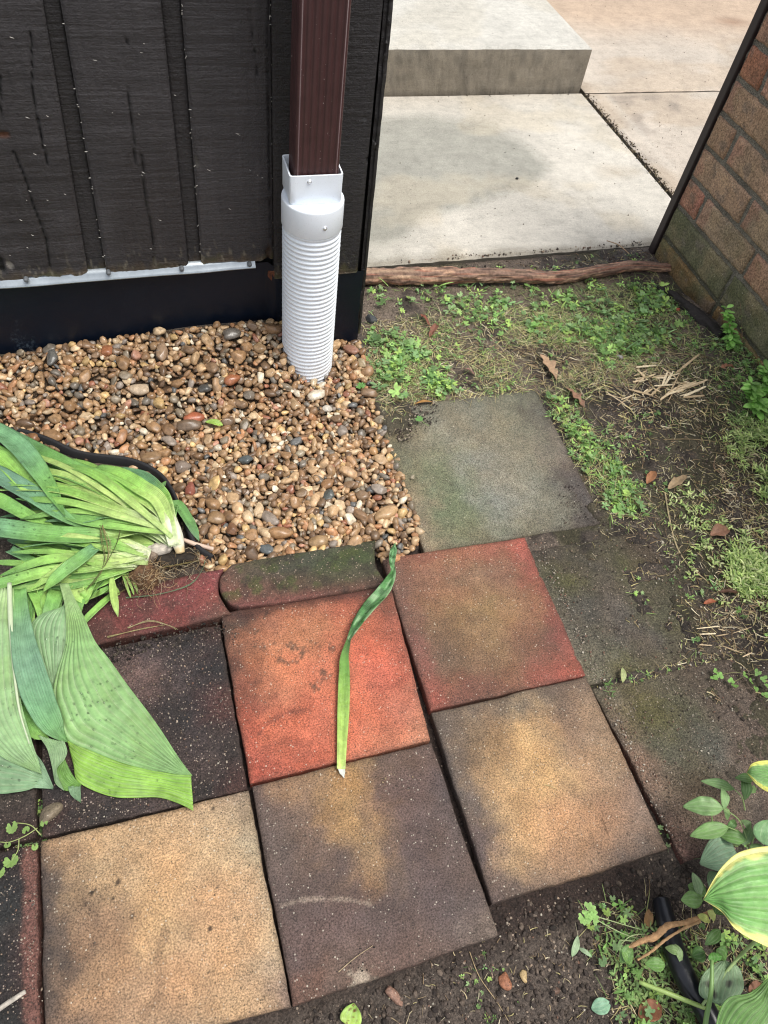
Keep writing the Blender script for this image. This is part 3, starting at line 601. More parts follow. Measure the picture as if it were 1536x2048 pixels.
# ------------------------------------------------------------------ dark wooden wall
YW = 1.3725
wall = thing('wooden_wall', 'black stained wooden wall with vertical boards and a dark skirt at the gravel', 'wall', (.0, YW, 0))
def wallpt(px, py, y):
    r = ray(px, py); t = y / r[1]; return r[0] * t, H + r[2] * t
def board(name, L0, L1, R0, R1, y, ztop, zb, cracks, seed, rag=.006, colk=1.0, st=.0045, holes=(), amp=1.0):
    # L0,L1 / R0,R1: photo points on the left and right edges, upper and lower
    a0, z0 = wallpt(*L0, y); a1, z1 = wallpt(*L1, y); b0, y0 = wallpt(*R0, y); b1, y1 = wallpt(*R1, y)
    fl = lambda z: a1 + (a0 - a1) * (z - z1) / (z0 - z1); fr = lambda z: b1 + (b0 - b1) * (z - y1) / (y0 - y1)
    nz = int((min(ztop, .85) - zb) / st); zz = np.r_[np.linspace(0, 1, nz) * (min(ztop, .85) - zb) + zb, np.linspace(.87, ztop, 30)]
    wd = fr(zb) - fl(zb); nx = max(5, int(wd / .0035)); s = np.r_[0, .0025 / wd, np.linspace(.006 / wd, 1 - .006 / wd, nx), 1 - .0025 / wd, 1]
    Sg, Zg = np.meshgrid(s, zz, indexing='ij'); zc = np.minimum(Zg, .95)
    X = fl(zc) + (fr(zc) - fl(zc)) * Sg; Z = Zg.copy()
    bot = np.clip(1 - (Zg - zb) / .03, 0, 1); Z = Z + bot * rag * (.6 + 1.4 * fbm(X * 45, X * 0, 0, seed, 4))
    dd = np.minimum(Sg, 1 - Sg) * wd
    Yv = y - amp * (.0012 * vn(X * 8, Z * 95, 0, seed) * (.5 + .5 * vn(X * 5, Z * 5, 1, seed)) + .0010 * fbm(X * 120, Z * 12, 0, seed + 1, 3)) + .004 * (1 - sst(0, .004, dd))
    C = np.ones(X.shape + (3,)) * alb(66, 62, 64) * colk
    C = blend(C, sst(-.1, .4, fbm(X * 9, Z * 3, 0, seed + 3, 4)) * .5, alb(52, 46, 46) * colk)
    C = blend(C, sst(.1, .4, fbm(X * 60, Z * 6, 0, seed + 4, 3)) * .35, alb(74, 70, 72) * colk)
    for P, wdt in cracks:
        P = np.array([wallpt(*p, y) for p in P]); P = crom(P, 60); xi = np.interp(Z, P[::-1, 1] if P[0, 1] > P[-1, 1] else P[:, 1], P[::-1, 0] if P[0, 1] > P[-1, 1] else P[:, 0])
        inz = (Z > P[:, 1].min()) & (Z < P[:, 1].max()); xi = xi + .0008 * vn(Z * 90, 0, 0, seed)
        g = np.exp(-((X - xi) / wdt) ** 2) * inz; Yv = Yv + g * .006; C = blend(C, g * .85, (.004, .004, .004))
    worn = sst(.028, .0, Zg - zb + .02 * fbm(X * 60, Z * 10, 0, seed + 6, 4)) * .8
    C = blend(C, worn * .75, alb(104, 84, 54)); C = blend(C, worn * sst(.0, .3, fbm(X * 25, Z * 40, 0, seed + 7, 3)) * .7, alb(78, 84, 40))
    C = blend(C, sst(.33, .46, fbm(X * 180, Z * 60, 0, seed + 8, 2)) * sst(.08, .0, Zg - zb) * .6, alb(150, 140, 118))
    for (hx, hy, hw, hh, hc) in holes:
        cx_, cz_ = wallpt(hx, hy, y); g = sst(1.2, .6, np.hypot((X - cx_) / hw, (Z - cz_) / hh) + .35 * vn(X * 90, Z * 90, 0, seed)); Yv = Yv + g * .004; C = blend(C, g, alb(hc))
    # thin pale specks caught on the rough grain
    nxv = X.shape; V = np.stack([X, Yv, Z], -1).reshape(-1, 3); F1 = grid_faces(*nxv)[:, ::-1]
    # returns on both sides, so the board has thickness
    k = nxv[1]; off = len(V); Lf = V[:k].copy(); Rf = V[-k:].copy(); Lf[:, 1] = y + .020; Rf[:, 1] = y + .020
    V = np.vstack([V, Lf, Rf]); C = np.vstack([C.reshape(-1, 3), C[0], C[-1]])
    j = np.arange(k - 1); F2 = np.stack([j, j + 1, off + j + 1, off + j], -1); F3 = np.stack([off - k + j, off + k + j, off + k + j + 1, off - k + j + 1], -1)
    bt = np.arange(nxv[0]) * k
    # underside
    U = V[bt].copy(); U[:, 1] = y + .020; off2 = len(V); V = np.vstack([V, U]); C = np.vstack([C, C[bt]]); i = np.arange(nxv[0] - 1)
    F4 = np.stack([bt[:-1], off2 + i, off2 + i + 1, bt[1:]], -1)
    return mk(name, V, np.vstack([F1, F2, F3, F4]), M_wood, wall, col=C)
ZT = 1.9
board('board', (-330, 0), (-330, 560), (85, 0), (177, 548), YW, ZT, .234, [([(62, 60), (66, 180), (78, 260), (95, 330)], .0009), ([(78, 235), (85, 300)], .0010), ([(25, 300), (45, 345), (70, 420), (92, 480), (100, 545)], .0014), ([(0, 150), (4, 250)], .001)], 301,
      holes=[(5, 270, .012, .005, (110, 62, 30)), (2, 530, .006, .020, (12, 12, 12)), (20, 532, .007, .010, (168, 160, 150))], rag=.011)
board('board', (120, 0), (213, 545), (322, 0), (377, 528), YW, ZT, .2385, [([(255, 170), (268, 290), (270, 330)], .0012), ([(283, 310), (292, 400), (304, 470), (308, 530)], .0015), ([(250, 70), (256, 90)], .001)], 311, rag=.005)
board('board', (362, 0), (403, 525), (541, 0), (548, 545), YW, ZT, .244, [([(536, 0), (538, 200), (540, 480)], .0012), ([(500, 20), (515, 150)], .0009)], 321,
      holes=[(535, 525, .014, .010, (120, 72, 34)), (538, 505, .006, .02, (70, 48, 32)), (394, 325, .003, .012, (98, 94, 88))], rag=.004)
board('groove_strip', (82, 0), (174, 548), (122, 0), (216, 545), YW + .009, ZT, .237, [], 331, colk=.66, rag=.002, amp=.3)
board('groove_strip', (319, 0), (374, 528), (364, 0), (406, 525), YW + .009, ZT, .242, [], 341, colk=.66, rag=.002, amp=.3)
def boxm(name, x0, x1, y0, y1, z0, z1, mat, parent, bev=.001, col=None, seg=1):
    b = bev; xs = [x0, x0 + b, x1 - b, x1]
    V = []
    for z, i in ((z0, b), (z0 + b, 0), (z1 - b, 0), (z1, b)):
        V += [(x0 + i, y0 + b, z), (x0 + b, y0 + i, z), (x1 - b, y0 + i, z), (x1 - i, y0 + b, z), (x1 - i, y1 - b, z), (x1 - b, y1 - i, z), (x0 + b, y1 - i, z), (x0 + i, y1 - b, z)]
    Fc = [[7, 6, 5, 4, 3, 2, 1, 0], [24 + k for k in range(8)]]
    for r in range(3):
        for k in range(8): Fc.append([r * 8 + k, r * 8 + (k + 1) % 8, r * 8 + 8 + (k + 1) % 8, r * 8 + 8 + k])
    return mk(name, V, Fc, mat, parent, smooth=False, col=None if col is None else np.broadcast_to(col, (len(V), 3)))
M_dark = plain('black_sheathing', (.006, .006, .007), .8)  # near-black sheathing behind the boards
boxm('backing', -.75, .450, YW + .021, YW + .12, -.05, ZT, M_dark, wall)
# corner board: one wide board with a narrow edge board that has a ragged dark rim
cb = board('corner_board', (543, 0), (548, 545), (768, 0), (716, 540), YW - .010, ZT, .203, [], 351, colk=.62, rag=.0008, amp=.1, holes=[(735, 320, .003, .005, (12, 14, 14)), (730, 238, .002, .002, (120, 120, 120))])
board('edge_board', (770, 0), (718, 600), (789, 0), (728, 600), YW - .006, ZT, .018, [], 361, colk=.42, rag=.012, amp=2.5)
# dark membrane skirt
xs = np.linspace(-.75, .4515, 150); zs = np.linspace(-.06, .2385, 40)
X, Z = np.meshgrid(xs, zs, indexing='ij'); zt_ = np.where(X > .24, .205 + .035 * sst(.275, .235, X) , .2385); Zc = -.06 + (zt_ + .06) * (Z + .06) / .2985
Yv = YW + .004 - .004 * vn(X * 5, Zc * 4, 0, 8) - .006 * sst(.1, -.05, Zc) - .010 * (X > .235) * 1.0
mk('skirt', np.stack([X, Yv, Zc], -1).reshape(-1, 3), grid_faces(150, 40)[:, ::-1], M_memb, wall)
# metal flashing lip, its fixings and the rotten chunk at the corner
xs = np.linspace(-.75, .206, 120); prof = [(.018, .252), (.003, .249), (-.001, .244), (-.006, .2375), (-.0095, .2350), (-.0095, .2330), (-.006, .2325)]
V = np.array([[(x, YW + p[0] + .0015 * vn(x * 12, i * .3, 0, 2), p[1] + .002 * vn(x * 6, 0, 0, 4) - .006 * (.2 - x) / .6) for i, p in enumerate(prof)] for x in xs]).reshape(-1, 3)
fl = mk('flashing', V, grid_faces(120, len(prof)), M_metal, wall, smooth=True)
def ring(name, c, r, tr, mat, parent, ax=(0, -1, 0), n=16, m=8):
    ax = np.array(ax, float); ax /= np.linalg.norm(ax); u = np.cross(ax, [0, 0, 1.]); u = u / np.linalg.norm(u) if np.linalg.norm(u) > .1 else np.array([1., 0, 0]); v = np.cross(ax, u)
    V = [np.array(c) + (u * math.cos(a) + v * math.sin(a)) * (r + tr * math.cos(b)) + ax * tr * math.sin(b) for a in np.linspace(0, 2 * math.pi, n, False) for b in np.linspace(0, 2 * math.pi, m, False)]
    Fc = [[i * m + j, ((i + 1) % n) * m + j, ((i + 1) % n) * m + (j + 1) % m, i * m + (j + 1) % m] for i in range(n) for j in range(m)]
    return mk(name, V, Fc, mat, parent)
M_rub = plain('dull_grey_fixing', (.12, .13, .14), .5)
def lathe(name, prof, c, mat, parent, n=48, ax=None, squash=None):
    V = []; A = np.linspace(0, 2 * math.pi, n, False)
    B = np.eye(3) if ax is None else np.column_stack([np.array(v) for v in ax])
    for r, z in prof:
        for a in A: V.append(np.array(c) + B @ np.array([r * math.cos(a), r * math.sin(a), z]))
    k = len(prof); Fc = [[i * n + j, i * n + (j + 1) % n, (i + 1) * n + (j + 1) % n, (i + 1) * n + j] for i in range(k - 1) for j in range(n)]
    return mk(name, V, Fc, mat, parent)
for px, py in ((52, 562), (217, 548), (364, 540), (500, 531)):
    x, z = wallpt(px, py, YW - .012)
    q = lathe('fixing', [(.0001, .006), (.003, .0058), (.0042, .004), (.0048, .001), (.0048, -.004)], (x, YW - .007, z), M_rub, fl, 16, ax=[(1, 0, 0), (0, 0, 1), (0, -1, 0)])
def rock(r, seed, sub=2, flat=.7, cuts=5, elong=1.25):
    V, Fc = ICO[sub]; rg = np.random.default_rng(seed); V = V.copy()
    V = V * (1 + .26 * vn(V[:, 0] * 1.3 + seed, V[:, 1] * 1.3, V[:, 2] * 1.3, seed))[:, None]
    for k in range(cuts):
        nrm = rg.normal(size=3); nrm /= np.linalg.norm(nrm); d_ = rg.uniform(.52, .85); h = V @ nrm - d_; V = V - np.outer(np.maximum(h, 0) * .88, nrm)
    return V * np.array([elong, 1 / elong ** .5, flat]) * r, Fc
def make_ico(sub):
    import bmesh
    b = bmesh.new(); bmesh.ops.create_icosphere(b, subdivisions=sub, radius=1); V = np.array([v.co[:] for v in b.verts]); b.faces.ensure_lookup_table()
    Fc = np.array([[v.index for v in f.verts] for f in b.faces]); b.free(); return V, Fc
ICO = {k: make_ico(k) for k in (1, 2, 3, 4)}
V, Fc = rock(.016, 3, 3, .8, 7, 1.3); x, z = wallpt(545, 548, YW); V = V[:, [0, 2, 1]] * [.55, .6, 1.2] + np.array([x, YW - .002, z])
mk('rotten_corner', V, Fc, M_bark, wall, col=np.ones((len(V), 3)) * alb(120, 64, 34))
# pale paint chips and splinters caught along the board edges
M_chip = plain('pale_splinter', alb(205, 200, 190), .6)
rg = np.random.default_rng(5); A_ = Acc()
lines = [((120, 0), (213, 545), 16), ((362, 0), (403, 525), 18), ((541, 0), (548, 520), 22), ((600, 0), (592, 150), 0)]
def splinter(A_, px, py, L, ang, y, wdt=.0006):
    x, z = wallpt(px, py, y); dx, dz = math.cos(ang) * L / 2, math.sin(ang) * L / 2; n_ = np.array([-math.sin(ang), math.cos(ang)]) * wdt
    V = [(x - dx - n_[0], y, z - dz - n_[1]), (x + dx - n_[0] * .4, y - .0014, z + dz - n_[1] * .4), (x + dx + n_[0] * .4, y - .0014, z + dz + n_[1] * .4), (x - dx + n_[0], y, z - dz + n_[1]), (x, y - .002, z)]
    A_.add(V, [[0, 1, 4], [1, 2, 4], [2, 3, 4], [3, 0, 4]], (.5, .48, .45))
for a, b, n_ in lines:
    for k in range(n_):
        t = rg.random(); splinter(A_, a[0] + (b[0] - a[0]) * t + rg.normal() * 1.2, a[1] + (b[1] - a[1]) * t, rg.uniform(.002, .006), rg.uniform(0, 3.1), YW - .0035, rg.uniform(.0004, .0011))
for px, py in [(24, 75), (288, 87), (283, 105), (95, 232), (55, 235), (53, 400), (70, 308), (278, 228), (225, 225), (287, 345), (284, 350), (475, 267), (477, 269), (60, 382), (130, 388), (95, 400), (42, 440), (65, 470), (55, 495), (20, 510), (90, 290), (350, 190), (190, 120), (302, 497), (320, 440), (460, 418), (418, 340), (500, 340), (515, 350), (525, 355)]:
    splinter(A_, px, py, rg.uniform(.002, .007), rg.uniform(-.6, .1) , YW - .003, rg.uniform(.0003, .0006))
A_.build('pale_splinters', M_chip, wall, smooth=False)['kind'] = 'stuff'

# ------------------------------------------------------------------ downspout with its white drain sleeve
PX, PY = .3085, 1.291
spout = thing('downspout', 'brown ribbed metal downspout ending in a white corrugated drain sleeve', 'downspout', (PX, PY, 0))
def vprof(name, pts, z0, z1, mat, parent, closed=True, nz=2, sm=True, tilt=0):
    pts = np.array(pts); zs = np.linspace(z0, z1, nz); k = len(pts)
    V = np.array([[(p[0] + tilt * (z - z0), p[1], z) for p in pts] for z in zs]).reshape(-1, 3)
    return mk(name, V, grid_faces(nz, k)[:, ::-1] if not closed else np.vstack([[i * k + j, i * k + (j + 1) % k, (i + 1) * k + (j + 1) % k, (i + 1) * k + j] for i in range(nz - 1) for j in range(k)]), mat, parent, smooth=sm)
def spout_prof(w, d, ribs=6):
    P = []; hw, hd = w / 2, d / 2; r = .006
    def side(a, b, ribs_):
        a = np.array(a); b = np.array(b); L = np.linalg.norm(b - a); t = (b - a) / L; n_ = np.array([t[1], -t[0]]); o = []
        for i in range(61):
            s = i / 60; q = .0020 * max(0, -math.cos(s * ribs_ * 2 * math.pi)) ** .6 if .0 < s < 1 else 0
            o.append(a + t * s * L - n_ * q)
        return o
    def cor(cx, cy, a0):
        return [np.array([cx + r * math.cos(a), cy + r * math.sin(a)]) for a in np.linspace(a0, a0 + math.pi / 2, 6)]
    P += side((-hw + r, -hd), (hw - r, -hd), ribs); P += cor(hw - r, -hd + r, -math.pi / 2); P += side((hw, -hd + r), (hw, hd - r), 4); P += cor(hw - r, hd - r, 0)
    P += side((hw - r, hd), (-hw + r, hd), ribs); P += cor(-hw + r, hd - r, math.pi / 2); P += side((-hw, hd - r), (-hw, -hd + r), 4); P += cor(-hw + r, -hd + r, math.pi)
    return [(p[0] + PX, p[1] + PY + .006) for p in P]
vprof('spout_tube', spout_prof(.0835, .058), .44, ZT, M_spout, spout, nz=3, tilt=.012)
prof = []
zc = .385
nr = 39; z_ = -.03; pitch = (zc + .03) / nr
for i in range(nr):
    prof += [(.0562, z_ + i * pitch), (.0570, z_ + (i + .22) * pitch), (.0583, z_ + (i + .38) * pitch), (.0587, z_ + (i + .55) * pitch), (.0583, z_ + (i + .72) * pitch), (.0570, z_ + (i + .86) * pitch)]
lathe('drain_sleeve', prof + [(.0545, zc)], (PX, PY, 0), M_white, spout, 72)
# adapter: collar + square throat, one shape
def rrect(w, d, r, n=96):
    o = []
    for a in np.linspace(0, 2 * math.pi, n, False):
        c, s = math.cos(a), math.sin(a); t = min((w / 2) / max(abs(c), 1e-6), (d / 2) / max(abs(s), 1e-6)); q = np.array([c * t, s * t])
        ex, ey = abs(q[0]) - (w / 2 - r), abs(q[1]) - (d / 2 - r)
        if ex > 0 and ey > 0: k = r / math.hypot(ex, ey); q = np.array([math.copysign(w / 2 - r + ex * k, q[0]), math.copysign(d / 2 - r + ey * k, q[1])])
        o.append(q)
    return np.array(o)
n_ = 96; circ = np.array([(math.cos(a), math.sin(a)) for a in np.linspace(0, 2 * math.pi, n_, False)])
RO, RI = rrect(.100, .076, .006, n_), rrect(.0945, .0705, .004, n_); off = np.array([-.001, .008])
L_ = []
for P, z in ((circ * .0588, .3835), (circ * .0596, .3830), (circ * .0603, .3845), (circ * .0603, .436), (circ * .0598, .4385), (circ * .0590, .4392), (RO * .97 + off, .4400), (RO + off, .442), (RO * 1.0 + off, .470), (RO * 1.01 + off, .4955), (RO * 1.01 + off, .4968), (RI * 1.01 + off, .4970), (RI + off, .494), (RI * .99 + off, .450), (RI * .9 + off, .445)):
    L_.append(np.column_stack([P[:, 0] + PX, P[:, 1] + PY, np.full(n_, z)]))
V = np.array(L_).reshape(-1, 3)
Fc = np.vstack([[i * n_ + j, i * n_ + (j + 1) % n_, (i + 1) * n_ + (j + 1) % n_, (i + 1) * n_ + j] for i in range(len(L_) - 1) for j in range(n_)])
ad = mk('adapter', V, Fc, M_white, spout, smooth=True)
bv = ad.modifiers.new('edge', 'EDGE_SPLIT'); bv.split_angle = R(38)
M_screw = plain('screw_steel', (.75, .77, .8), .25, .6, 50, .1)
for (px, py, yy) in ((619, 364, PY + .008 - .0505), (650, 457, PY - .0600)):
    x, z = wallpt(px, py, yy)
    yy = (PY - math.sqrt(max(0, .0603 ** 2 - (x - PX) ** 2))) if py > 400 else PY + .008 - .0384
    x, z = wallpt(px, py, yy); nx_ = (x - PX) / .0618 if py > 400 else 0; nrm = np.array([nx_, -math.sqrt(1 - nx_ ** 2), 0])
    q = lathe('screw', [(.0001, .0030), (.0022, .0030), (.0026, .0022), (.0028, .0012), (.0044, .0010), (.0046, -.001)], (x, yy, z), M_screw, ad, 14, ax=[(-nrm[1], nrm[0], 0), (0, 0, 1), nrm])

# ------------------------------------------------------------------ brick wall
XB = 1.433
bw = thing('brick_wall', 'weathered brown brick wall with grey mortar, mossy at its foot', 'wall', (XB, .9, 0))
A_ = Acc(); rg = np.random.default_rng(17)
def brick(A_, y0, y1, z0, z1, c, seed, moss):
    ny = max(6, int((y1 - y0) / .005)); nzz = int((z1 - z0) / .005)
    L = y1 - y0; Hh = z1 - z0
    ys = np.r_[0, .002, .005, np.linspace(.010, L - .010, ny), L - .005, L - .002, L]; zs = np.r_[0, .002, .005, np.linspace(.010, Hh - .010, nzz), Hh - .005, Hh - .002, Hh]
    Yg, Zg = np.meshgrid(ys, zs, indexing='ij'); d = np.minimum(np.minimum(Yg, L - Yg), np.minimum(Zg, Hh - Zg))
    Xg = XB + .004 * (1 - sst(0, .007, d)) + .008 * (d < 1e-5) - .0024 * fbm(Yg * 50 + seed, Zg * 50, 0, seed, 4) + rg.uniform(-.0015, .0015)
    Yw, Zw = Yg + y0, Zg + z0; Yw = Yw + .0014 * vn(Zw * 60, seed) * (1 - sst(0, .01, d)); Zw = Zw + .0018 * fbm(Yw * 40, seed, 0, 3, 3) * (1 - sst(0, .01, d))
    C = np.ones(Yg.shape + (3,)) * c
    C = blend(C, sst(-.1, .35, fbm(Yw * 26, Zw * 8, seed, 1, 4)) * .6, c * np.array([.62, .66, .66]))
    C = blend(C, sst(.05, .35, fbm(Yw * 20, Zw * 14, seed + 5, 2, 4)) * .30, alb(186, 156, 112))
    C = blend(C, sst(.22, .4, fbm(Yw * 30, Zw * 30, seed + 5, 6, 3)) * .5, alb(124, 112, 104))
    C = blend(C, moss * sst(-.35, .15, fbm(Yw * 14, Zw * 14, 0, 7, 4)) * .75, alb(104, 106, 68))
    C = blend(C, sst(.05, -.02, Zw) * .5, alb(84, 62, 26))
    if L > .15 and z0 > .15: C = blend(C, sst(.045, .02, np.abs(y1 - Yw) + .02 * vn(Zw * 50, Yw * 50, seed)) * .5, alb(190, 132, 108)); C = blend(C, sst(.05, .02, np.abs(Yw - y0) + .02 * vn(Zw * 50, Yw * 50, seed)) * .2, alb(196, 150, 118))
    A_.add(np.stack([Xg, Yw, Zw], -1).reshape(-1, 3), grid_faces(len(ys), len(zs)), C.reshape(-1, 3))
YE, J = 1.612, .011
beds = [-.125, -.028, .0625, .159, .244, .329, .415, .498, .580] + [.580 + .084 * k for k in range(1, 6)]
tone = [1.15 * alb(188, 150, 118), 1.15 * alb(178, 142, 108), 1.15 * alb(192, 146, 114), 1.15 * alb(174, 146, 116), 1.15 * alb(194, 162, 130)]
for ci in range(len(beds) - 1):
    z0, z1 = beds[ci] + J / 2, beds[ci + 1] - J / 2; y = YE; first = True; half = ci % 2 == 1
    while y > -.6:
        L = .084 if (first and half) else .232
        if ci in (0, 1, 2): L = .30 if first else .232
        c = tone[rg.integers(len(tone))]; ms = 1.0 if ci in (1, 2) else (.35 if ci == 3 else .12)
        if first and ci == 3: c = alb(206, 130, 108)
        if first and ci == 7: c = alb(196, 128, 92)
        if ci == 2: c = alb(124, 120, 88)
        if ci == 1: c = alb(140, 108, 58)
        brick(A_, y - L, y, z0, z1, c, 400 + ci * 20 + int(rg.integers(20)), ms); y -= L + J; first = False
A_.build('bricks', M_brick, bw)
yy, zz = np.meshgrid(np.linspace(-.6, YE + .004, 460), np.linspace(-.13, 1.0, 230), indexing='ij')
xx = XB + .0065 - .0040 * fbm(yy * 50, zz * 60, 0, 9, 3)
C = np.ones(yy.shape + (3,)) * alb(136, 130, 116); C = blend(C, sst(.16, .04, zz) * .75, alb(76, 76, 50)); C = blend(C, sst(0, .3, fbm(yy * 9, zz * 9, 0, 4, 3)) * .4, alb(86, 80, 72))
mk('mortar', np.stack([xx, yy, zz], -1).reshape(-1, 3), grid_faces(460, 230), M_mortar, bw, col=C.reshape(-1, 3))
boxm('wall_core', XB + .010, XB + .20, -.6, YE + .004, -.1, .999, M_mortar, bw, col=alb(110, 104, 94))
boxm('corner_trim', XB - .004, XB + .012, YE + .0045, YE + .030, -.03, 1.0, M_trim, bw, .002)

# ------------------------------------------------------------------ logs and branches
def tube(name, P, rad, mat, col, parent=None, n=14, seg=40, rough=.12, seed=0, fr=(60, 60), flat=1.0, colf=None, capn=True, acc=None):
    P = crom(P, seg); rad = np.interp(np.linspace(0, 1, seg), np.linspace(0, 1, len(np.atleast_1d(rad))), np.atleast_1d(rad))
    T = np.gradient(P, axis=0); T /= np.linalg.norm(T, axis=1)[:, None]
    up = np.array([0, 0, 1.]); U = np.cross(T, up); nn = np.linalg.norm(U, axis=1)[:, None]; U = np.where(nn > .05, U / np.maximum(nn, 1e-6), [1, 0, 0]); W = np.cross(U, T)
    A = np.linspace(0, 2 * math.pi, n, False); s = np.linspace(0, 1, seg)
    L = np.linalg.norm(np.diff(P, axis=0), axis=1).sum()
    Sg, Ag = np.meshgrid(s, A, indexing='ij'); nz = fbm(Sg * L * fr[0], np.cos(Ag) * 1.6 * fr[1] / 60, np.sin(Ag) * 1.6, seed, 4)
    rr = rad[:, None] * (1 + rough * 2 * nz)
    V = P[:, None, :] + U[:, None, :] * (np.cos(Ag) * rr)[..., None] + W[:, None, :] * (np.sin(Ag) * rr * flat)[..., None]
    C = np.ones(Sg.shape + (3,)) * col if colf is None else colf(Sg, Ag, nz, V)
    V = V.reshape(-1, 3); Fc = np.array([[i * n + j, i * n + (j + 1) % n, (i + 1) * n + (j + 1) % n, (i + 1) * n + j] for i in range(seg - 1) for j in range(n)])
    C = C.reshape(-1, 3); e = len(V); V = np.vstack([V, P[0] - T[0] * rad[0] * .2, P[-1] + T[-1] * rad[-1] * .2]); C = np.vstack([C, C[0], C[-1]])
    j = np.arange(n); c1 = np.stack([np.full(n, e), (j + 1) % n, j, np.full(n, e)], -1)[:, [0, 1, 2]]; o2 = (seg - 1) * n; c2 = np.stack([np.full(n, e + 1), o2 + j, o2 + (j + 1) % n], -1)
    if acc is not None: acc.add(V, np.hstack([Fc, Fc[:, :1]])[:, :4] if False else Fc, C); return None
    return mk(name, V, Fc.tolist() + c1.tolist() + c2.tolist(), mat, parent, col=C)
def c_log(Sg, Ag, nz, V):
    c = np.ones(Sg.shape + (3,)) * alb(150, 116, 96); st_ = fbm(Sg * 14, Ag * 3.2, 0, 71, 4)
    c = blend(c, sst(.0, .2, st_) * .8, alb(214, 166, 128)); c = blend(c, sst(.1, .35, fbm(Sg * 9, Ag * 5, 3, 72, 4)) * .7, alb(176, 100, 72))
    c = blend(c, sst(.05, .25, fbm(Sg * 18, Ag * 6, 6, 73, 4)) * .7, alb(60, 44, 38)); return blend(c, sst(.1, .3, fbm(Sg * 7, Ag * 2, 9, 74, 3)) * sst(.55, .4, Sg) * .6, alb(198, 164, 128))
lg = tube('log', [at(700, 553, .014) + [0, .0, 0], at(860, 552, .016), at(1000, 552, .016), at(1110, 555, .014), at(1180, 545, .016), at(1260, 533, .017), at(1338, 535, .012)], [.021, .023, .022, .019, .018, .017, .013], M_bark, None, n=40, seg=320, rough=.26, seed=75, fr=(22, 130), flat=.85, colf=c_log)
tag(lg, 'long thin weathered log with peeling reddish bark lying along the concrete edge', 'log')
br = tube('fallen_branch', [at(1312, 573, .010), at(1350, 594, .014), at(1385, 624, .022), at(1415, 650, .030), at(1444, 672, .036)], [.006, .012, .0155, .0165, .014], M_bark, alb(48, 42, 40), n=24, seg=140, rough=.28, seed=76, fr=(40, 60))
tag(br, 'black damp branch stub lying at the foot of the brick wall', 'branch')

# ------------------------------------------------------------------ river gravel
def pack(n_try, rmin, rmax, power, placed, cell, ov, rg, region, maxn=10 ** 9, rpos=None):
    out = []
    for _ in range(n_try):
        x = rg.uniform(-.56, .60); y = rg.uniform(.66, 1.37); r = rmin + (rmax - rmin) * rg.random() ** power
        if not region(x, y, r): continue
        ci, cj = int(x / .02 + 100), int(y / .02 + 100); ok = True; kk = 2 if r < .012 else 3
        for a in range(ci - kk, ci + kk + 1):
            for b in range(cj - kk, cj + kk + 1):
                for (qx, qy, qr) in cell.get((a, b), ()):
                    if (qx - x) ** 2 + (qy - y) ** 2 < (ov * (qr + r)) ** 2: ok = False; break
                if not ok: break
            if not ok: break
        if ok:
            cell.setdefault((ci, cj), []).append((x, y, r)); out.append((x, y, r))
            if len(out) >= maxn: break
    return out
def greg(x, y, r):
    if y > YW - .004 - r * .5: return False
    if math.hypot(x - PX, y - PY) < .057 + r * .55: return False
    px, py = proj(np.array([x]), np.array([y]), np.array([float(heap(x, y)) - .003])); return bool(in_poly(px, py, GRAVEL)[0])
PCOL = [((176, 136, 88), 18), ((148, 110, 70), 16), ((200, 160, 108), 14), ((130, 100, 68), 12), ((166, 124, 76), 15), ((212, 178, 128), 9), ((144, 126, 98), 8), ((124, 112, 94), 4.5), ((186, 130, 78), 7), ((166, 104, 70), 2.0), ((196, 138, 104), 1.6), ((226, 208, 172), 4), ((100, 98, 92), 2.2), ((112, 84, 56), 6), ((208, 168, 98), 5), ((156, 138, 118), 4)]
pcw = np.array([w_ for _, w_ in PCOL]); pcw = pcw / pcw.sum()
def rotm(rg, tilt):
    a = rg.uniform(0, 2 * math.pi); b = rg.normal() * tilt; c = rg.normal() * tilt
    ca, sa, cb, sb, cc, sc = math.cos(a), math.sin(a), math.cos(b), math.sin(b), math.cos(c), math.sin(c)
    Rz = np.array([[ca, -sa, 0], [sa, ca, 0], [0, 0, 1]]); Rx = np.array([[1, 0, 0], [0, cb, -sb], [0, sb, cb]]); Ry = np.array([[cc, 0, sc], [0, 1, 0], [-sc, 0, cc]])
    return Rx @ Ry @ Rz
PROT = [rock(1.0, 500 + k, 2, rnd.uniform(.5, .85), rnd.choice([1, 4, 6, 8, 10, 12]), rnd.uniform(1.02, 1.55)) for k in range(60)]
PROT3 = [rock(1.0, 560 + k, 3, rnd.uniform(.5, .8), rnd.choice([0, 3, 6, 9]), rnd.uniform(1.05, 1.5)) for k in range(24)]
rg = np.random.default_rng(99); cell = {}
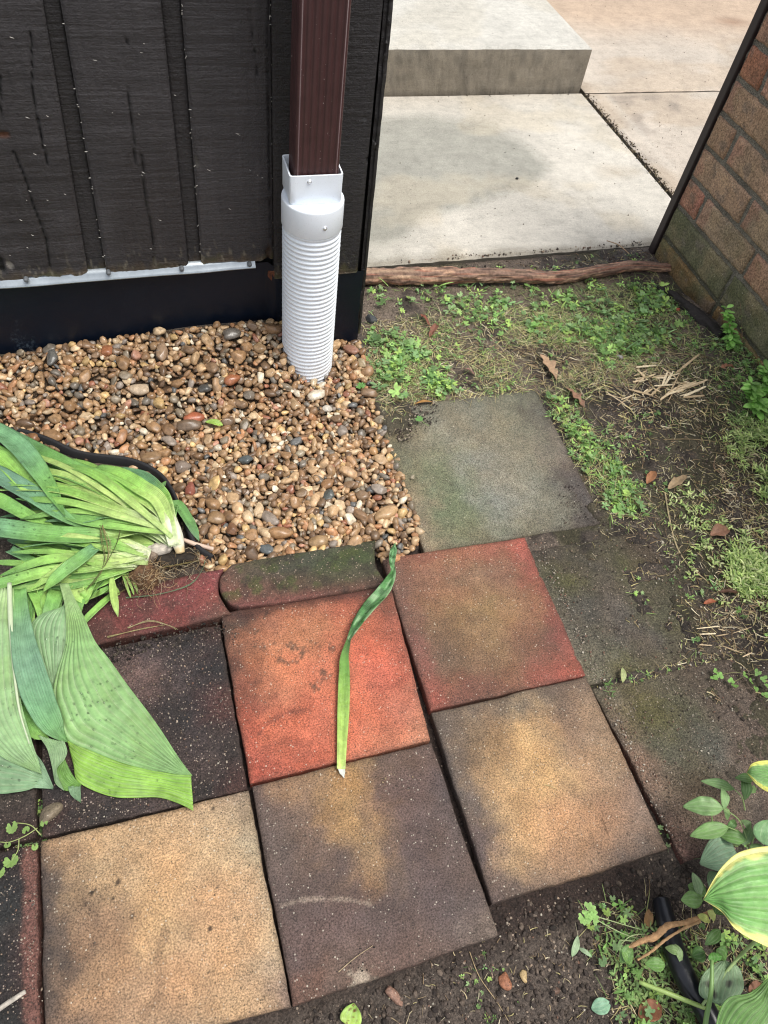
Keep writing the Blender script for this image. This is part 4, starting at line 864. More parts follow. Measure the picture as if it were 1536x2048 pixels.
# (px, py, radius in metres, colour, label): stones one can single out
BIG = [(628, 760, .0125, (214, 190, 150), 'pale oval pebble touching the foot of the white drain sleeve', 1.5, 1.1),
       (633, 788, .0170, (222, 206, 178), 'cream white pebble, largest of the pale ones in front of the drain sleeve', 1.4, .2),
       (655, 815, .0105, (214, 204, 186), 'small off white pebble just below the large cream one', 1.3, -.2),
       (566, 658, .0150, (184, 150, 108), 'tan egg shaped pebble against the wall, left of the drain sleeve', 1.3, 1.4),
       (463, 666, .0185, (122, 114, 104), 'grey brown flat stone at the wall skirt', 1.2, .1),
       (325, 702, .0205, (168, 136, 104), 'tan angular slab of stone near the wall', 1.45, 1.3),
       (281, 770, .0185, (206, 180, 146), 'pale triangular chip of stone in the left gravel', 1.3, -.3),
       (104, 715, .0170, (108, 106, 100), 'slate grey upright pebble at the left by the wall', 1.35, 1.4),
       (215, 698, .0140, (172, 106, 62), 'orange brown round pebble near the skirt', 1.1, 1.2),
       (464, 747, .0155, (176, 106, 62), 'glossy rust orange pebble in the middle of the gravel', 1.2, .5),
       (410, 765, .0140, (86, 84, 80), 'dark grey pebble with pale vein', 1.2, .6),
       (497, 784, .0150, (134, 122, 106), 'smooth taupe pebble left of the white ones', 1.2, 1.2),
       (388, 834, .0165, (182, 98, 58), 'flat brick orange pebble beside the green leaf', 1.5, 0),
       (376, 849, .0195, (122, 98, 74), 'long dark brown pebble under the orange one', 1.5, 0),
       (68, 873, .0150, (158, 110, 66), 'round orange brown pebble beside the iris leaves', 1.0, 0),
       (363, 931, .0175, (146, 128, 112), 'large round mauve grey pebble by the fabric edge', 1.1, 0),
       (301, 913, .0165, (158, 124, 84), 'brown pebble with flat top next to the mauve grey one', 1.25, 0),
       (492, 917, .0130, (92, 100, 100), 'blue grey pebble in the middle gravel', 1.2, 0),
       (380, 978, .0150, (160, 92, 72), 'reddish upright pebble beside the fabric corner', 1.5, 1.4),
       (656, 966, .0155, (170, 124, 78), 'wide amber pebble in the right gravel', 1.3, .2),
       (658, 988, .0125, (94, 98, 92), 'dark slate pebble below the amber one', 1.2, .9),
       (772, 1027, .0185, (206, 164, 110), 'large flat yellow tan stone near the right gravel edge', 1.5, .35),
       (430, 1035, .0170, (160, 124, 80), 'oval ochre pebble above the mossy edging stone', 1.3, 0),
       (465, 1058, .0160, (138, 96, 62), 'round chestnut pebble near the rhizome', 1.0, 0),
       (560, 1064, .0180, (176, 130, 78), 'amber oval pebble above the mossy edging stone', 1.35, -.2),
       (640, 1082, .0165, (176, 140, 92), 'tan oval pebble touching the mossy edging stone', 1.3, 0),
       (533, 1096, .0120, (98, 104, 104), 'small blue grey pebble close to the mossy edging stone', 1.2, -.6),
       (603, 985, .0120, (150, 120, 86), 'warm brown pebble in the lower gravel', 1.2, .2),
       (725, 990, .0130, (150, 118, 84), 'brown round pebble in the lower right gravel', 1.1, .2),
       (748, 900, .0125, (200, 150, 88), 'yellow ochre angular stone near the grey paver', 1.0, .5),
       (703, 700, .0200, (182, 130, 104), 'pink veined rough stone right of the drain sleeve', 1.35, -1.0),
       (723, 724, .0140, (180, 158, 116), 'pale olive pebble at the right gravel edge', 1.2, 1.4),
       (520, 690, .0150, (178, 142, 98), 'squarish tan pebble left of the drain sleeve', 1.15, 0),
       (600, 905, .0100, (176, 160, 130), 'small pale grey pebble in the middle gravel', 1.1, 0)]
for k, (px, py, r, c, lab, el, ang) in enumerate(BIG):
    p = at(px, py, 0.0)
    for _ in range(3): p = at(px, py, float(heap(p[0], p[1])) + .002)
    r = r * .95
    V, Fc = rock(r, 700 + k * 3, 3, .62, [0, 0, 3, 6][k % 4] if 'angular' not in lab and 'triang' not in lab else 9, el)
    ca, sa = math.cos(ang), math.sin(ang); V = V @ np.array([[ca, sa, 0], [-sa, ca, 0], [0, 0, 1]]) + [p[0], p[1], float(heap(p[0], p[1])) - .004 + r * .25]
    cc = np.ones((len(V), 3)) * alb(c); cc = cc * (1 + .3 * fbm(V[:, 0] * 90, V[:, 1] * 90, V[:, 2] * 90, k, 3))[:, None]
    o = mk('pebble', V, Fc, M_peb, col=cc); tag(o, lab, 'pebble', 'larger river pebbles in the gravel')
    cell.setdefault((int(p[0] / .02 + 100), int(p[1] / .02 + 100)), []).append((p[0], p[1], r * 1.02))
L1 = pack(1000, .0100, .0150, 1.9, None, cell, .86, rg, greg, 130)
L1 += pack(7000, .0068, .0100, 1.5, None, cell, .82, rg, greg)
L1 += pack(30000, .0044, .0070, 1.0, None, cell, .80, rg, greg)
L1 += pack(9000, .0034, .0048, 1, None, cell, .84, rg, greg)
cell2 = {}
L2 = pack(7000, .007, .011, 1, None, cell2, .70, rg, greg) + pack(9000, .004, .007, 1, None, cell2, .74, rg, greg)
def gravel_acc(L, dz, tilt, A_, el=1.13):
    for (x, y, r) in L:
        P_ = PROT3 if r > .0105 else PROT; V, Fc = P_[rg.integers(len(P_))]; c = np.array([1.06, 1.09, 1.16]) * alb(PCOL[rg.choice(len(PCOL), p=pcw)][0]) * rg.uniform(.86, 1.3)
        px_, py_ = x * 3, y * 3; c = c * (1.06 if y < 1.12 else .97)
        V = (V * r * el) @ rotm(rg, tilt).T; z = float(heap(x, y)) - .006 + dz + r * .34 + rg.normal() * .0014
        sp = c * (1 + .35 * vn(V[:, 0] * 160 + x * 300, V[:, 1] * 160, V[:, 2] * 160 + y * 300))[:, None]
        A_.add(V + [x, y, z], Fc, sp)
A_ = Acc(); gravel_acc(L1, .0, .42, A_); gravel_acc(L2, -.0062, .6, A_)
tag(A_.build('gravel', M_peb), kind='stuff')
print('pebbles', len(L1), len(L2))
# strays that escaped the gravel
for (px, py, r, c, lab) in [(825, 955, .0052, (168, 156, 128), 'tiny stray pebble lying on the grey paver'), (1240, 714, .008, (178, 172, 170), 'whitish grey stone among straw near the brick wall'), (743, 637, .0155, (74, 78, 80), 'dark slate stone between the wall corner and the weeds'),
                            (1018, 1960, .0105, (176, 112, 76), 'orange brown round stone in the dark soil at the bottom'), (1055, 1949, .0068, (190, 160, 104), 'small yellowish stone beside the orange brown stone in the soil'), (1122, 1980, .006, (120, 92, 76), 'dull brown pebble in the soil right of the orange brown one'),
                            (1302, 1110, .007, (196, 196, 184), 'small white stone on the soil in the middle right'), (1325, 1112 - 30, .005, (190, 182, 160), 'very small whitish pebble near the bent dry stem'), (100, 1628, .0165, (140, 124, 100), 'flat beige stone chip on the dark paver under the pale hosta leaf'), (790, 1988, .010, (150, 112, 92), 'narrow pinkish stone in the soil by the paver edge')]:
    x, y, _ = at(px, py, 0); z = float(gz(x, y)); V, Fc = rock(r, int(px), 3, .6, 5, 1.25 if 'narrow' not in lab else 2.0)
    if 'paver' in lab and 'soil' not in lab: z = max(z, 0)
    cc = np.ones((len(V), 3)) * alb(c) * (1 + .3 * fbm(V[:, 0] * 90, V[:, 1] * 90, V[:, 2] * 90, 1, 3))[:, None]
    tag(mk('stone', V @ rotm(rg, .2).T + [x, y, z + r * .25], Fc, M_stone, col=cc), lab, 'stone')

# ------------------------------------------------------------------ leaves
def leafgrid(cl, hw, up_c=.0, roll=0.0, nu=9, cup=0.0, wave=0.0, seed=0, uoff=0):
    """cl: Nx3 centre line; hw: half widths; cup: rise of the edges; roll (radians, scalar or per point)."""
    P = np.asarray(cl); T = np.gradient(P, axis=0); T /= np.linalg.norm(T, axis=1)[:, None]
    A = np.cross(T, [0, 0, 1.]); A /= np.maximum(np.linalg.norm(A, axis=1)[:, None], 1e-6); Nn = np.cross(A, T)
    ro = np.broadcast_to(roll, (len(P),)); A2 = A * np.cos(ro)[:, None] + Nn * np.sin(ro)[:, None]; N2 = -A * np.sin(ro)[:, None] + Nn * np.cos(ro)[:, None]
    u = np.linspace(-1, 1, nu); v = np.linspace(0, 1, len(P))
    V = P[None] + A2[None] * (u[:, None, None] * hw[None, :, None]) + N2[None] * ((np.abs(u)[:, None] ** 1.05 * cup * hw[None, :] + wave * hw[None, :] * np.abs(u)[:, None] * vn(v * 7, seed, 0, 3)[None, :] * np.sign(u)[:, None]))[..., None]
    U, Vv = np.meshgrid(u, v, indexing='ij'); return V, U, Vv
def build_leaf(name, V, U, Vv, C, mat, parent=None, seed=0, thick=.0006):
    nu, nv = U.shape; par = np.stack([U, Vv, np.full(U.shape, float(seed) * 1.7)], -1).reshape(-1, 3)
    o = mk(name, V.reshape(-1, 3), grid_faces(nu, nv), mat, parent, col=C.reshape(-1, 3), par=par)
    if thick: s_ = o.modifiers.new('thick', 'SOLIDIFY'); s_.thickness = thick; s_.offset = 0
    return o
def strip(name, pts, widths, cols, parent, seed, cup=.42, roll=0.0, n=46, tip=.14, mat=None, base_t=0.0, thick=.0007, wave=.06, blunt=False, blot=False):
    """pts: photo points with height above ground, base first, tip last. widths in photo pixels."""
    P = crom(atv(pts), n); mpp = np.linalg.norm(P - [0, 0, H], axis=1) / F; t = np.linspace(0, 1, n)
    w_ = np.interp(t, np.linspace(0, 1, len(widths)), widths) * (.46 if seed < 100 else .5) * mpp
    if not blunt: w_ = w_ * np.clip((1 - t) / tip, 0.02, 1) ** .6
    V, U, Vv = leafgrid(P, w_, cup=cup, roll=roll, wave=wave, seed=seed)
    cs = np.array([alb(c) for c in cols]); tt = np.linspace(0, 1, len(cols)); C = np.stack([np.interp(Vv + .05 * U * vn(seed, 1), tt, cs[:, k]) for k in range(3)], -1)
    C = C * (1 + .12 * vn(U * 3, Vv * 6, seed, 2) + .10 * (1 - np.abs(U)))[..., None]
    sp = sst(.55, .8, fbm(V[..., 0] * 90, V[..., 1] * 90, seed, 7, 4)) * .5; C = blend(C, sp, alb(80, 96, 40))
    if blot: q = fbm(U * 2.2, Vv * 9, seed, 3, 4); C = blend(blend(C, sst(.05, .2, q) * .75, alb(30, 76, 24)), sst(-.08, -.25, q) * .55, alb(170, 206, 160))
    return build_leaf(name, V, U, Vv, C, mat or M_iris, parent, seed, thick)
G1, G2, G3, BL, WH, YG, DK = (112, 172, 76), (142, 198, 72), (92, 150, 66), (104, 160, 112), (226, 234, 196), (170, 202, 100), (70, 112, 60)
# photo px, py, height(m)
fan_a = thing('iris_plant', 'uprooted iris fan with broad green blades and a thick white stem, topmost on the pile', 'iris plant', at(355, 1080, 0))
fan_b = thing('iris_plant', 'uprooted iris with yellow green blades and a fibrous brown root ball, lower in the pile', 'iris plant', at(270, 1130, 0))
under = thing('iris_plant', 'blue green iris blades lying flat across the left edge of the pile', 'iris plant', at(40, 1000, 0))
G_ = 'uprooted iris plants in the pile'
for q in (fan_a, fan_b, under): q['group'] = G_
LA = [  # points, widths, colours, roll
 ([(352, 1092, .030), (335, 1045, .045), (300, 1008, .055), (228, 968, .058), (150, 940, .05), (80, 906, .045), (20, 876, .035), (-50, 845, .03)], [22, 26, 32, 34, 34, 34, 32, 30], [WH, YG, G2, G1, G3, BL, BL], -.1),
 ([(348, 1090, .036), (335, 1040, .052), (316, 1000, .060), (284, 978, .062), (240, 952, .055), (188, 938, .04)], [22, 28, 34, 36, 32, 22], [WH, YG, YG, G2, G2, G1], .1),
 ([(350, 1085, .030), (342, 1040, .042), (330, 1000, .048), (312, 978, .048), (285, 956, .042), (235, 940, .03)], [22, 26, 30, 32, 26, 16], [WH, (190, 214, 140), G2, BL, BL, BL], .25),
 ([(345, 1070, .024), (345, 1030, .032), (352, 1010, .032), (372, 1035, .024), (398, 1082, .008)], [16, 22, 26, 24, 14], [(200, 220, 150), G1, G3, G3, (90, 140, 96)], .3),
 ([(340, 1050, .030), (330, 1010, .04), (320, 985, .043), (332, 962, .046)], [18, 26, 22, 10], [YG, G2, BL, G1], .2),
 ([(345, 1088, .028), (310, 1050, .04), (262, 1018, .05), (205, 988, .05), (145, 962, .045), (92, 944, .04), (20, 922, .035), (-40, 900, .03)], [20, 24, 30, 32, 32, 32, 32, 30], [WH, YG, YG, G2, G1, G1, BL], -.15),
 ([(345, 1092, .024), (300, 1062, .035), (250, 1030, .044), (205, 1003, .046), (150, 985, .044), (95, 968, .04)], [16, 18, 18, 18, 16, 10], [WH, YG, YG, YG, G2], -.1),
 ([(340, 1095, .02), (290, 1062, .028), (240, 1052, .032), (190, 1040, .034), (140, 1010, .03), (95, 985, .026)], [14, 24, 28, 30, 28, 20], [WH, YG, G2, G2, G1], 0),
 ([(335, 1065, .02), (300, 1052, .03), (262, 1036, .028), (235, 1010, .026), (200, 1000, .02)], [12, 16, 20, 20, 12], [WH, (206, 226, 150), YG, G2], 0)]
for i, (p, w_, c, r_) in enumerate(LA): strip('leaf', p, w_, c, fan_a, 10 + i, roll=r_, tip=.12 if i not in (1, 2) else .05)
LU = [
 ([(-60, 840, .05), (0, 868, .055), (46, 905, .058), (88, 960, .06), (112, 1000, .062), (130, 1032, .062)], [30, 38, 44, 40, 28, 14], [BL, BL, BL, G1, G3], .2),
 ([(-60, 890, .04), (0, 915, .046), (45, 960, .05), (88, 1012, .05)], [34, 40, 36, 16], [G1, G2, G2, G1], 0),
 ([(-60, 930, .045), (0, 955, .052), (65, 992, .056), (130, 1036, .056), (175, 1060, .052)], [34, 42, 40, 30, 12], [BL, (100, 146, 122), BL, G1], 0.1),
 ([(-60, 985, .038), (0, 1003, .042), (55, 1032, .044), (110, 1054, .042)], [26, 30, 26, 12], [G2, G1, G2], 0),
 ([(330, 1068, .032), (285, 1060, .038), (200, 1074, .050), (98, 1072, .052), (0, 1060, .05), (-70, 1050, .045)], [14, 30, 42, 44, 44, 44], [WH, YG, G1, G1, BL, BL], -.1),
 ([(140, 1050, .04), (175, 1040, .052), (215, 1030, .054), (262, 1030, .04)], [8, 30, 32, 18], [BL, BL, G1, G3], .25)]
for i, (p, w_, c, r_) in enumerate(LU): strip('leaf', p, w_, c, under, 40 + i, roll=r_, tip=.15)
LB = [
 ([(300, 1108, .022), (240, 1090, .032), (170, 1075, .034), (110, 1078, .03), (50, 1090, .03)], [20, 34, 36, 30, 14], [WH, YG, YG, G2, G1], 0),
 ([(298, 1115, .026), (250, 1100, .036), (205, 1090, .038), (160, 1085, .034)], [24, 40, 34, 16], [WH, (196, 222, 130), G2, G1], 0.1),
 ([(290, 1128, .026), (235, 1130, .034), (165, 1128, .036), (110, 1112, .036), (30, 1088, .034)], [20, 24, 26, 26, 14], [WH, (200, 222, 140), YG, G2, G2], 0),
 ([(275, 1123, .034), (240, 1128, .04), (170, 1135, .048), (82, 1148, .048), (0, 1170, .046), (-70, 1190, .04)], [18, 22, 24, 26, 26, 26], [WH, (214, 232, 170), YG, G2, G1, G1], 0),
 ([(262, 1135, .028), (195, 1150, .038), (98, 1168, .04), (0, 1192, .036), (-60, 1210, .03)], [12, 20, 24, 22, 20], [(206, 224, 150), YG, YG, G1, G3], -.1),
 ([(190, 1096, .058), (162, 1118, .066), (130, 1142, .066), (104, 1165, .06), (86, 1184, .052)], [22, 28, 28, 24, 10], [BL, G1, G1, G2], .15),
 ([(265, 1126, .026), (235, 1148, .028), (200, 1168, .026), (168, 1182, .02)], [22, 24, 22, 12], [YG, G2, G2, G1], 0),
 ([(238, 1190, .014), (228, 1178, .016), (195, 1188, .018), (156, 1206, .014)], [6, 12, 14, 8], [YG, G2, YG], 0),
 ([(225, 1190, .012), (200, 1212, .016), (172, 1240, .014), (158, 1262, .01)], [12, 15, 15, 9], [G2, G2, G1], 0),
 ([(223, 1150, .036), (226, 1180, .036), (231, 1210, .032), (236, 1234, .026)], [6, 15, 15, 6], [YG, (176, 212, 90), YG], 0),
 ([(175, 1205, .03), (162, 1196, .036), (156, 1180, .038), (164, 1160, .036)], [10, 24, 26, 8], [G2, YG, YG], 0),
 ([(60, 1170, .03), (78, 1200, .034), (88, 1230, .03), (90, 1262, .022)], [22, 28, 26, 18], [G1, G2, G1], .2),
 ([(118, 1165, .03), (108, 1200, .036), (98, 1230, .034), (86, 1262, .026)], [26, 30, 26, 18], [G2, G1, G1], .2),
 ([(40, 1180, .028), (44, 1220, .03), (40, 1262, .028), (35, 1320, .02)], [20, 26, 26, 20], [G1, G2, G2], .1),
 ([(20, 1100, .024), (60, 1120, .03), (110, 1140, .03), (140, 1150, .02)], [20, 18, 14, 8], [BL, G1, G2], .1),
 ([(30, 1130, .022), (70, 1132, .028), (105, 1138, .026)], [14, 14, 8], [BL, G3, G1], .1)]
for i, (p, w_, c, r_) in enumerate(LB): strip('leaf', p, w_, c, fan_b, 60 + i, roll=r_, tip=.18)
# filler blades deeper in the pile
rg = np.random.default_rng(4)
for i in range(24):
    sx, sy = rg.uniform(200, 320), rg.uniform(1030, 1130); a = rg.uniform(-.25, .75); L = rg.uniform(120, 260); cx, cy = math.cos(math.pi + a), math.sin(math.pi + a)
    if i % 3 == 0: sx, sy, a = rg.uniform(-20, 120), rg.uniform(1060, 1200), 0; cx, cy = rg.uniform(-.5, .2), rg.uniform(.6, 1); L = rg.uniform(80, 130)
    h = rg.uniform(.008, .024); p = [(sx, sy, h), (sx + cx * L * .33, sy + cy * L * .33 + rg.normal() * 4, h + .006), (sx + cx * L * .66, sy + cy * L * .66 + rg.normal() * 6, h + .006), (sx + cx * L, sy + cy * L, h)]
    base = [YG, G2, G1] if i % 2 else [G2, G1, BL]
    if cy < 0 and sy + cy * L < 930: continue
    strip('leaf', p, [14, 26, 28, 18], base, (fan_a, fan_b, under)[i % 3], 100 + i, roll=rg.normal() * .2)
rg = np.random.default_rng(21)
for i in range(84):
    A = i % 2 == 0
    b = (342 + rg.normal() * 6, 1062 + rg.normal() * 8) if A else (285 + rg.normal() * 8, 1118 + rg.normal() * 8)
    e = (rg.uniform(-60, 120), rg.uniform(880, 1060)) if A else (rg.uniform(-60, 120), rg.uniform(1040, 1200)); f = rg.uniform(.55, 1.0); e = (b[0] + (e[0] - b[0]) * f, b[1] + (e[1] - b[1]) * f)
    h = rg.uniform(.026, .066) if A else rg.uniform(.020, .056); bow = rg.normal() * 14 - (14 if A else 0)
    P = [(b[0], b[1], h * .7), (b[0] * .7 + e[0] * .3, b[1] * .7 + e[1] * .3 + bow * .6, h), (b[0] * .35 + e[0] * .65, b[1] * .35 + e[1] * .65 + bow, h), (e[0], e[1], h * .85)]
    c = [[WH, YG, G2, G1], [WH, (196, 222, 120), YG, G2], [YG, G2, G1, BL], [(190, 216, 130), YG, G2, G3]][rg.integers(4)]
    strip('leaf', P, [8, rg.uniform(9, 16), rg.uniform(10, 20), rg.uniform(6, 13)], c, fan_a if A else fan_b, 150 + i, roll=rg.normal() * .35, cup=rg.uniform(.1, .5), wave=.12)
for i in range(16):
    b = (rg.uniform(40, 230), rg.uniform(1120, 1180)); a = rg.uniform(.3, 1.5); L = rg.uniform(50, 110); e = (b[0] - math.cos(a) * L * .5, b[1] + math.sin(a) * L); h = rg.uniform(.02, .036)
    strip('leaf', [(b[0], b[1], h), ((b[0] + e[0]) / 2 + rg.normal() * 6, (b[1] + e[1]) / 2, h + .004), (e[0], e[1], h * .6)], [10, rg.uniform(13, 22), 10], [[G1, G2, YG], [G3, G1, G2], [YG, G2, G1]][i % 3], fan_b, 210 + i, roll=rg.normal() * .4, cup=.3)
# stems, rhizome, root ball and roots
def pieces(name, P, rad, col, parent, **k): return tube(name, atv(P), rad, k.pop('mat', M_bark), alb(col), parent, **k)
M_stemw = colmat('white_iris_stem', .4, 60, .08, .15, .001)
def c_stem(Sg, Ag, nz, V):
    c = np.ones(Sg.shape + (3,)) * alb(236, 238, 214); c = blend(c, sst(.6, .95, Sg), alb(188, 206, 120)); c = blend(c, sst(.22, .05, Sg) * .8, alb(214, 174, 96)); return blend(c, sst(.12, .3, nz) * .3, alb(196, 180, 120))
tube('stem', [at(361, 1106, .018), at(357, 1090, .024), at(350, 1068, .036), at(340, 1048, .042), at(328, 1022, .05)], [.008, .0125, .0145, .0165, .010], M_stemw, None, fan_a, n=24, seg=60, rough=.05, seed=3, fr=(60, 60), flat=.7, colf=c_stem)
def blob(name, px, py, h, r, col, parent, seed, mat=M_bark, sc=(1, 1, .7), nzk=.25):
    V, Fc = ICO[4]; V = V * (1 + nzk * fbm(V[:, 0] * 2.2, V[:, 1] * 2.2, V[:, 2] * 2.2, seed, 4))[:, None] * r * np.array(sc); c = at(px, py, h)
    C = np.ones((len(V), 3)) * alb(col); C = C * (1 + .8 * fbm(V[:, 0] * 160, V[:, 1] * 160, V[:, 2] * 160, seed + 1, 4))[:, None]
    return mk(name, V + c, Fc, mat, parent, col=np.clip(C, .003, .8))
blob('rhizome', 320, 1098, .016, .017, (214, 202, 184), fan_b, 5, sc=(1.5, .8, .7))
blob('rhizome', 300, 1112, .014, .013, (150, 130, 110), fan_b, 6, sc=(1.2, 1, .8))
rb = blob('root_ball', 292, 1150, .020, .023, (120, 86, 54), fan_b, 7, sc=(1.15, 1, .8), nzk=.5)
rb2 = blob('root_soil', 345, 1118, .004, .024, (46, 38, 28), fan_a, 8, sc=(2.0, .8, .55), nzk=.6)
tube('root', [at(364, 1078, .02), at(385, 1086, .016), at(405, 1092, .014), at(427, 1098, .012)], [.0035, .0045, .004, .0042], M_stemw, alb(228, 196, 170), fan_a, n=10, seg=24, rough=.1)
def hair(A_, P, r, col, n=10):
    P = crom(P, n); T = np.gradient(P, axis=0); T /= np.maximum(np.linalg.norm(T, axis=1)[:, None], 1e-9); A = np.cross(T, [0, 0, 1.]); A /= np.maximum(np.linalg.norm(A, axis=1)[:, None], 1e-6); B = np.cross(A, T)
    rr = (r * np.linspace(1, .45, n))[:, None]; V = np.stack([P + A * rr, P - A * rr * .5 + B * rr * .87, P - A * rr * .5 - B * rr * .87], 1).reshape(-1, 3)
    Fc = [[i * 3 + j, i * 3 + (j + 1) % 3, (i + 1) * 3 + (j + 1) % 3, (i + 1) * 3 + j] for i in range(n - 1) for j in range(3)]
    A_.add(V, Fc, np.asarray(col))
def hairs(parent, name, cx, cy, spread, n, cols, Lr, rr, seed, hmax=.02):
    rg = np.random.default_rng(seed); A_ = Acc()
    for i in range(n):
        a = rg.uniform(0, 6.28); s = np.array([cx + rg.normal() * spread, cy + rg.normal() * spread * .7, rg.uniform(.004, hmax)]); L = rg.uniform(*Lr); P = [s]
        for k in range(4): a += rg.normal() * .6; P.append(P[-1] + np.array([math.cos(a) * L / 4, math.sin(a) * L / 4, rg.normal() * .003])); P[-1][2] = np.clip(P[-1][2] - .002, .0035, .05)
        hair(A_, atv(P), rg.uniform(*rr), alb(cols[rg.integers(len(cols))]) * rg.uniform(.7, 1.15))
    o = A_.build(name, M_straw, parent); o['kind'] = 'stuff'; return o
hairs(fan_b, 'fibrous_roots', 292, 1150, 15, 260, [(200, 164, 110), (150, 112, 70), (96, 70, 48), (210, 190, 150)], (16, 60), (.0003, .0008), 31, .045)
hairs(fan_a, 'fibrous_roots', 350, 1122, 26, 110, [(170, 140, 96), (110, 84, 56), (60, 46, 32), (206, 190, 150)], (25, 90), (.0003, .0006), 32, .018)
A_ = Acc(); rg = np.random.default_rng(12)
for P, r, c in [([(200, 1050, .06), (206, 1085, .066), (210, 1120, .06), (190, 1160, .05), (170, 1180, .04)], .0010, (120, 124, 60)), ([(204, 1052, .064), (214, 1090, .068), (216, 1118, .062), (200, 1150, .05)], .0009, (150, 140, 76)),
                ([(242, 1052, .056), (236, 1080, .064), (222, 1110, .064), (196, 1150, .052), (166, 1186, .04)], .0009, (104, 118, 50)), ([(208, 1060, .062), (222, 1088, .066), (214, 1124, .06)], .0007, (190, 180, 120)),
                ([(400, 1120, .006), (360, 1128, .02), (320, 1138, .03), (290, 1158, .03), (250, 1180, .02), (215, 1200, .012)], .0008, (140, 124, 64)), ([(252, 1196, .012), (320, 1188, .016), (380, 1168, .016), (404, 1140, .014), (410, 1118, .010)], .0011, (104, 130, 92)),
                ([(255, 1255, .014), (300, 1243, .018), (340, 1252, .016), (352, 1260, .014)], .0007, (176, 170, 110)), ([(215, 1275, .014), (280, 1258, .014), (330, 1250, .013)], .0007, (168, 160, 96))]:
    for k in range(2): hair(A_, atv([(a + rg.normal() * 1.5 * k, b + rg.normal() * 1.5 * k, h) for a, b, h in P]), r, alb(c), 18)
A_.build('dry_grass_strands', M_straw, fan_b)
for p in [[(246, 1150, .03), (256, 1180, .024), (262, 1196, .018)], [(250, 1148, .03), (262, 1172, .024), (268, 1190, .018)], [(255, 1146, .03), (270, 1170, .02), (276, 1188, .014)]]: strip('leaf', p, [4, 5, 3], [G2, YG, G2], fan_b, 300)
# black bed fabric under the pile, standing up at its edge
P = crom(atv(FABRIC)[:, :2], 120); rows_ = []
for h, o_ in ((-.02, .0), (.010, .0), (.019, .001), (.020, .004), (.018, .008), (-.012, .009)):
    T = np.gradient(P, axis=0); T /= np.linalg.norm(T, axis=1)[:, None]; nrm = np.stack([T[:, 1], -T[:, 0]], -1)
    q = P + nrm * o_; rows_.append(np.column_stack([q, np.full(len(P), h) + .003 * vn(np.arange(len(P)) * .12, 0, 0, 2) * (h > 0)]))
fab = mk('bed_edging', np.array(rows_).reshape(-1, 3), grid_faces(len(rows_), 120), M_fabric)
tag(fab, 'black plastic edging strip curving between the gravel and the leaf pile', 'edging')

# ------------------------------------------------------------------ big hosta leaves on the pile
def loft(name, Lp, Rp, C0, mat, parent, seed, n=60, nu=25, bulge=.0, thick=.0008, colf=None, wave=.002):
    A = crom(atv(Lp), n); B = crom(atv(Rp), n); u = np.linspace(0, 1, nu)[:, None, None]; V = A[None] * (1 - u) + B[None] * u
    U, Vv = np.meshgrid(np.linspace(-1, 1, nu), np.linspace(0, 1, n), indexing='ij'); wd = np.linalg.norm(A - B, axis=1)[None]
    V[..., 2] += bulge * wd * (1 - U ** 2) + wave * vn(U * 2.5, Vv * 6, seed, 3) + .0040 * np.abs(np.sin(U * 4.5 * math.pi)) ** .7 * np.clip(wd / .05, 0, 1)
    C = np.ones(U.shape + (3,)) * alb(C0); C = C * (1 + .14 * fbm(V[..., 0] * 25, V[..., 1] * 25, seed, 3, 4))[..., None]
    if colf: C = colf(C, U, Vv, V)
    return build_leaf(name, V, U, Vv, C, mat, parent, seed, thick)
def z5(P, hs): return [(x / 2.56, y / 2.56 + 1050, h) for (x, y), h in zip(P, hs)]
hl = thing('hosta_leaf', 'largest pale green ribbed leaf, its bright tip folded over, lying over the dark paver', 'leaf', at(200, 1400, 0), 'cut hosta leaves in the pile')
stemc = lambda C, U, Vv, V: blend(blend(C, sst(.30, .0, Vv) * .5, alb(190, 214, 150)), sst(.1, .4, fbm(V[..., 0] * 22, V[..., 1] * 22, 1, 5, 3)) * .35, alb(120, 160, 74))
loft('blade', z5([(305, 300), (335, 430), (340, 600), (290, 780), (272, 890), (290, 970), (345, 1100), (460, 1155), (640, 1225), (870, 1278), (980, 1284)], [.05, .05, .045, .035, .03, .028, .022, .018, .016, .016, .014]),
     z5([(350, 300), (380, 370), (430, 470), (490, 600), (560, 690), (660, 830), (760, 960), (830, 1060), (900, 1170), (950, 1240), (984, 1283)], [.05, .052, .05, .045, .04, .034, .03, .024, .02, .016, .014]), (124, 170, 98), M_hosta, hl, 1, bulge=.10, colf=stemc, nu=41, n=90)
loft('lobe', z5([(320, 425), (235, 450), (170, 500), (148, 570), (165, 650), (200, 730), (240, 800), (278, 842)], [.046, .04, .034, .03, .026, .024, .022, .02]),
     z5([(330, 400), (370, 470), (372, 560), (360, 640), (345, 700), (325, 760), (300, 810), (282, 846)], [.047, .044, .040, .036, .032, .029, .026, .021]), (124, 166, 112), M_hosta, hl, 2, bulge=.12, nu=21)
loft('folded_tip', z5([(345, 1100), (460, 1155), (640, 1225), (870, 1278), (980, 1284)], [.0205, .0165, .0145, .0145, .0125]),
     z5([(382, 1240), (412, 1325), (600, 1398), (800, 1396), (900, 1420), (992, 1468)][:6], [.006, .005, .004, .004, .004, .006]), (130, 180, 40), M_hosta, hl, 3, bulge=.06, wave=.004, colf=lambda C, U, Vv, V: blend(C, sst(.05, .3, fbm(V[..., 0] * 40, V[..., 1] * 40, 0, 9, 3)) * .5, alb(108, 160, 36)))
h2 = thing('hosta_leaf', 'pale green hosta leaf cut by the left border, with a strong central rib', 'leaf', at(10, 1350, 0), 'cut hosta leaves in the pile')
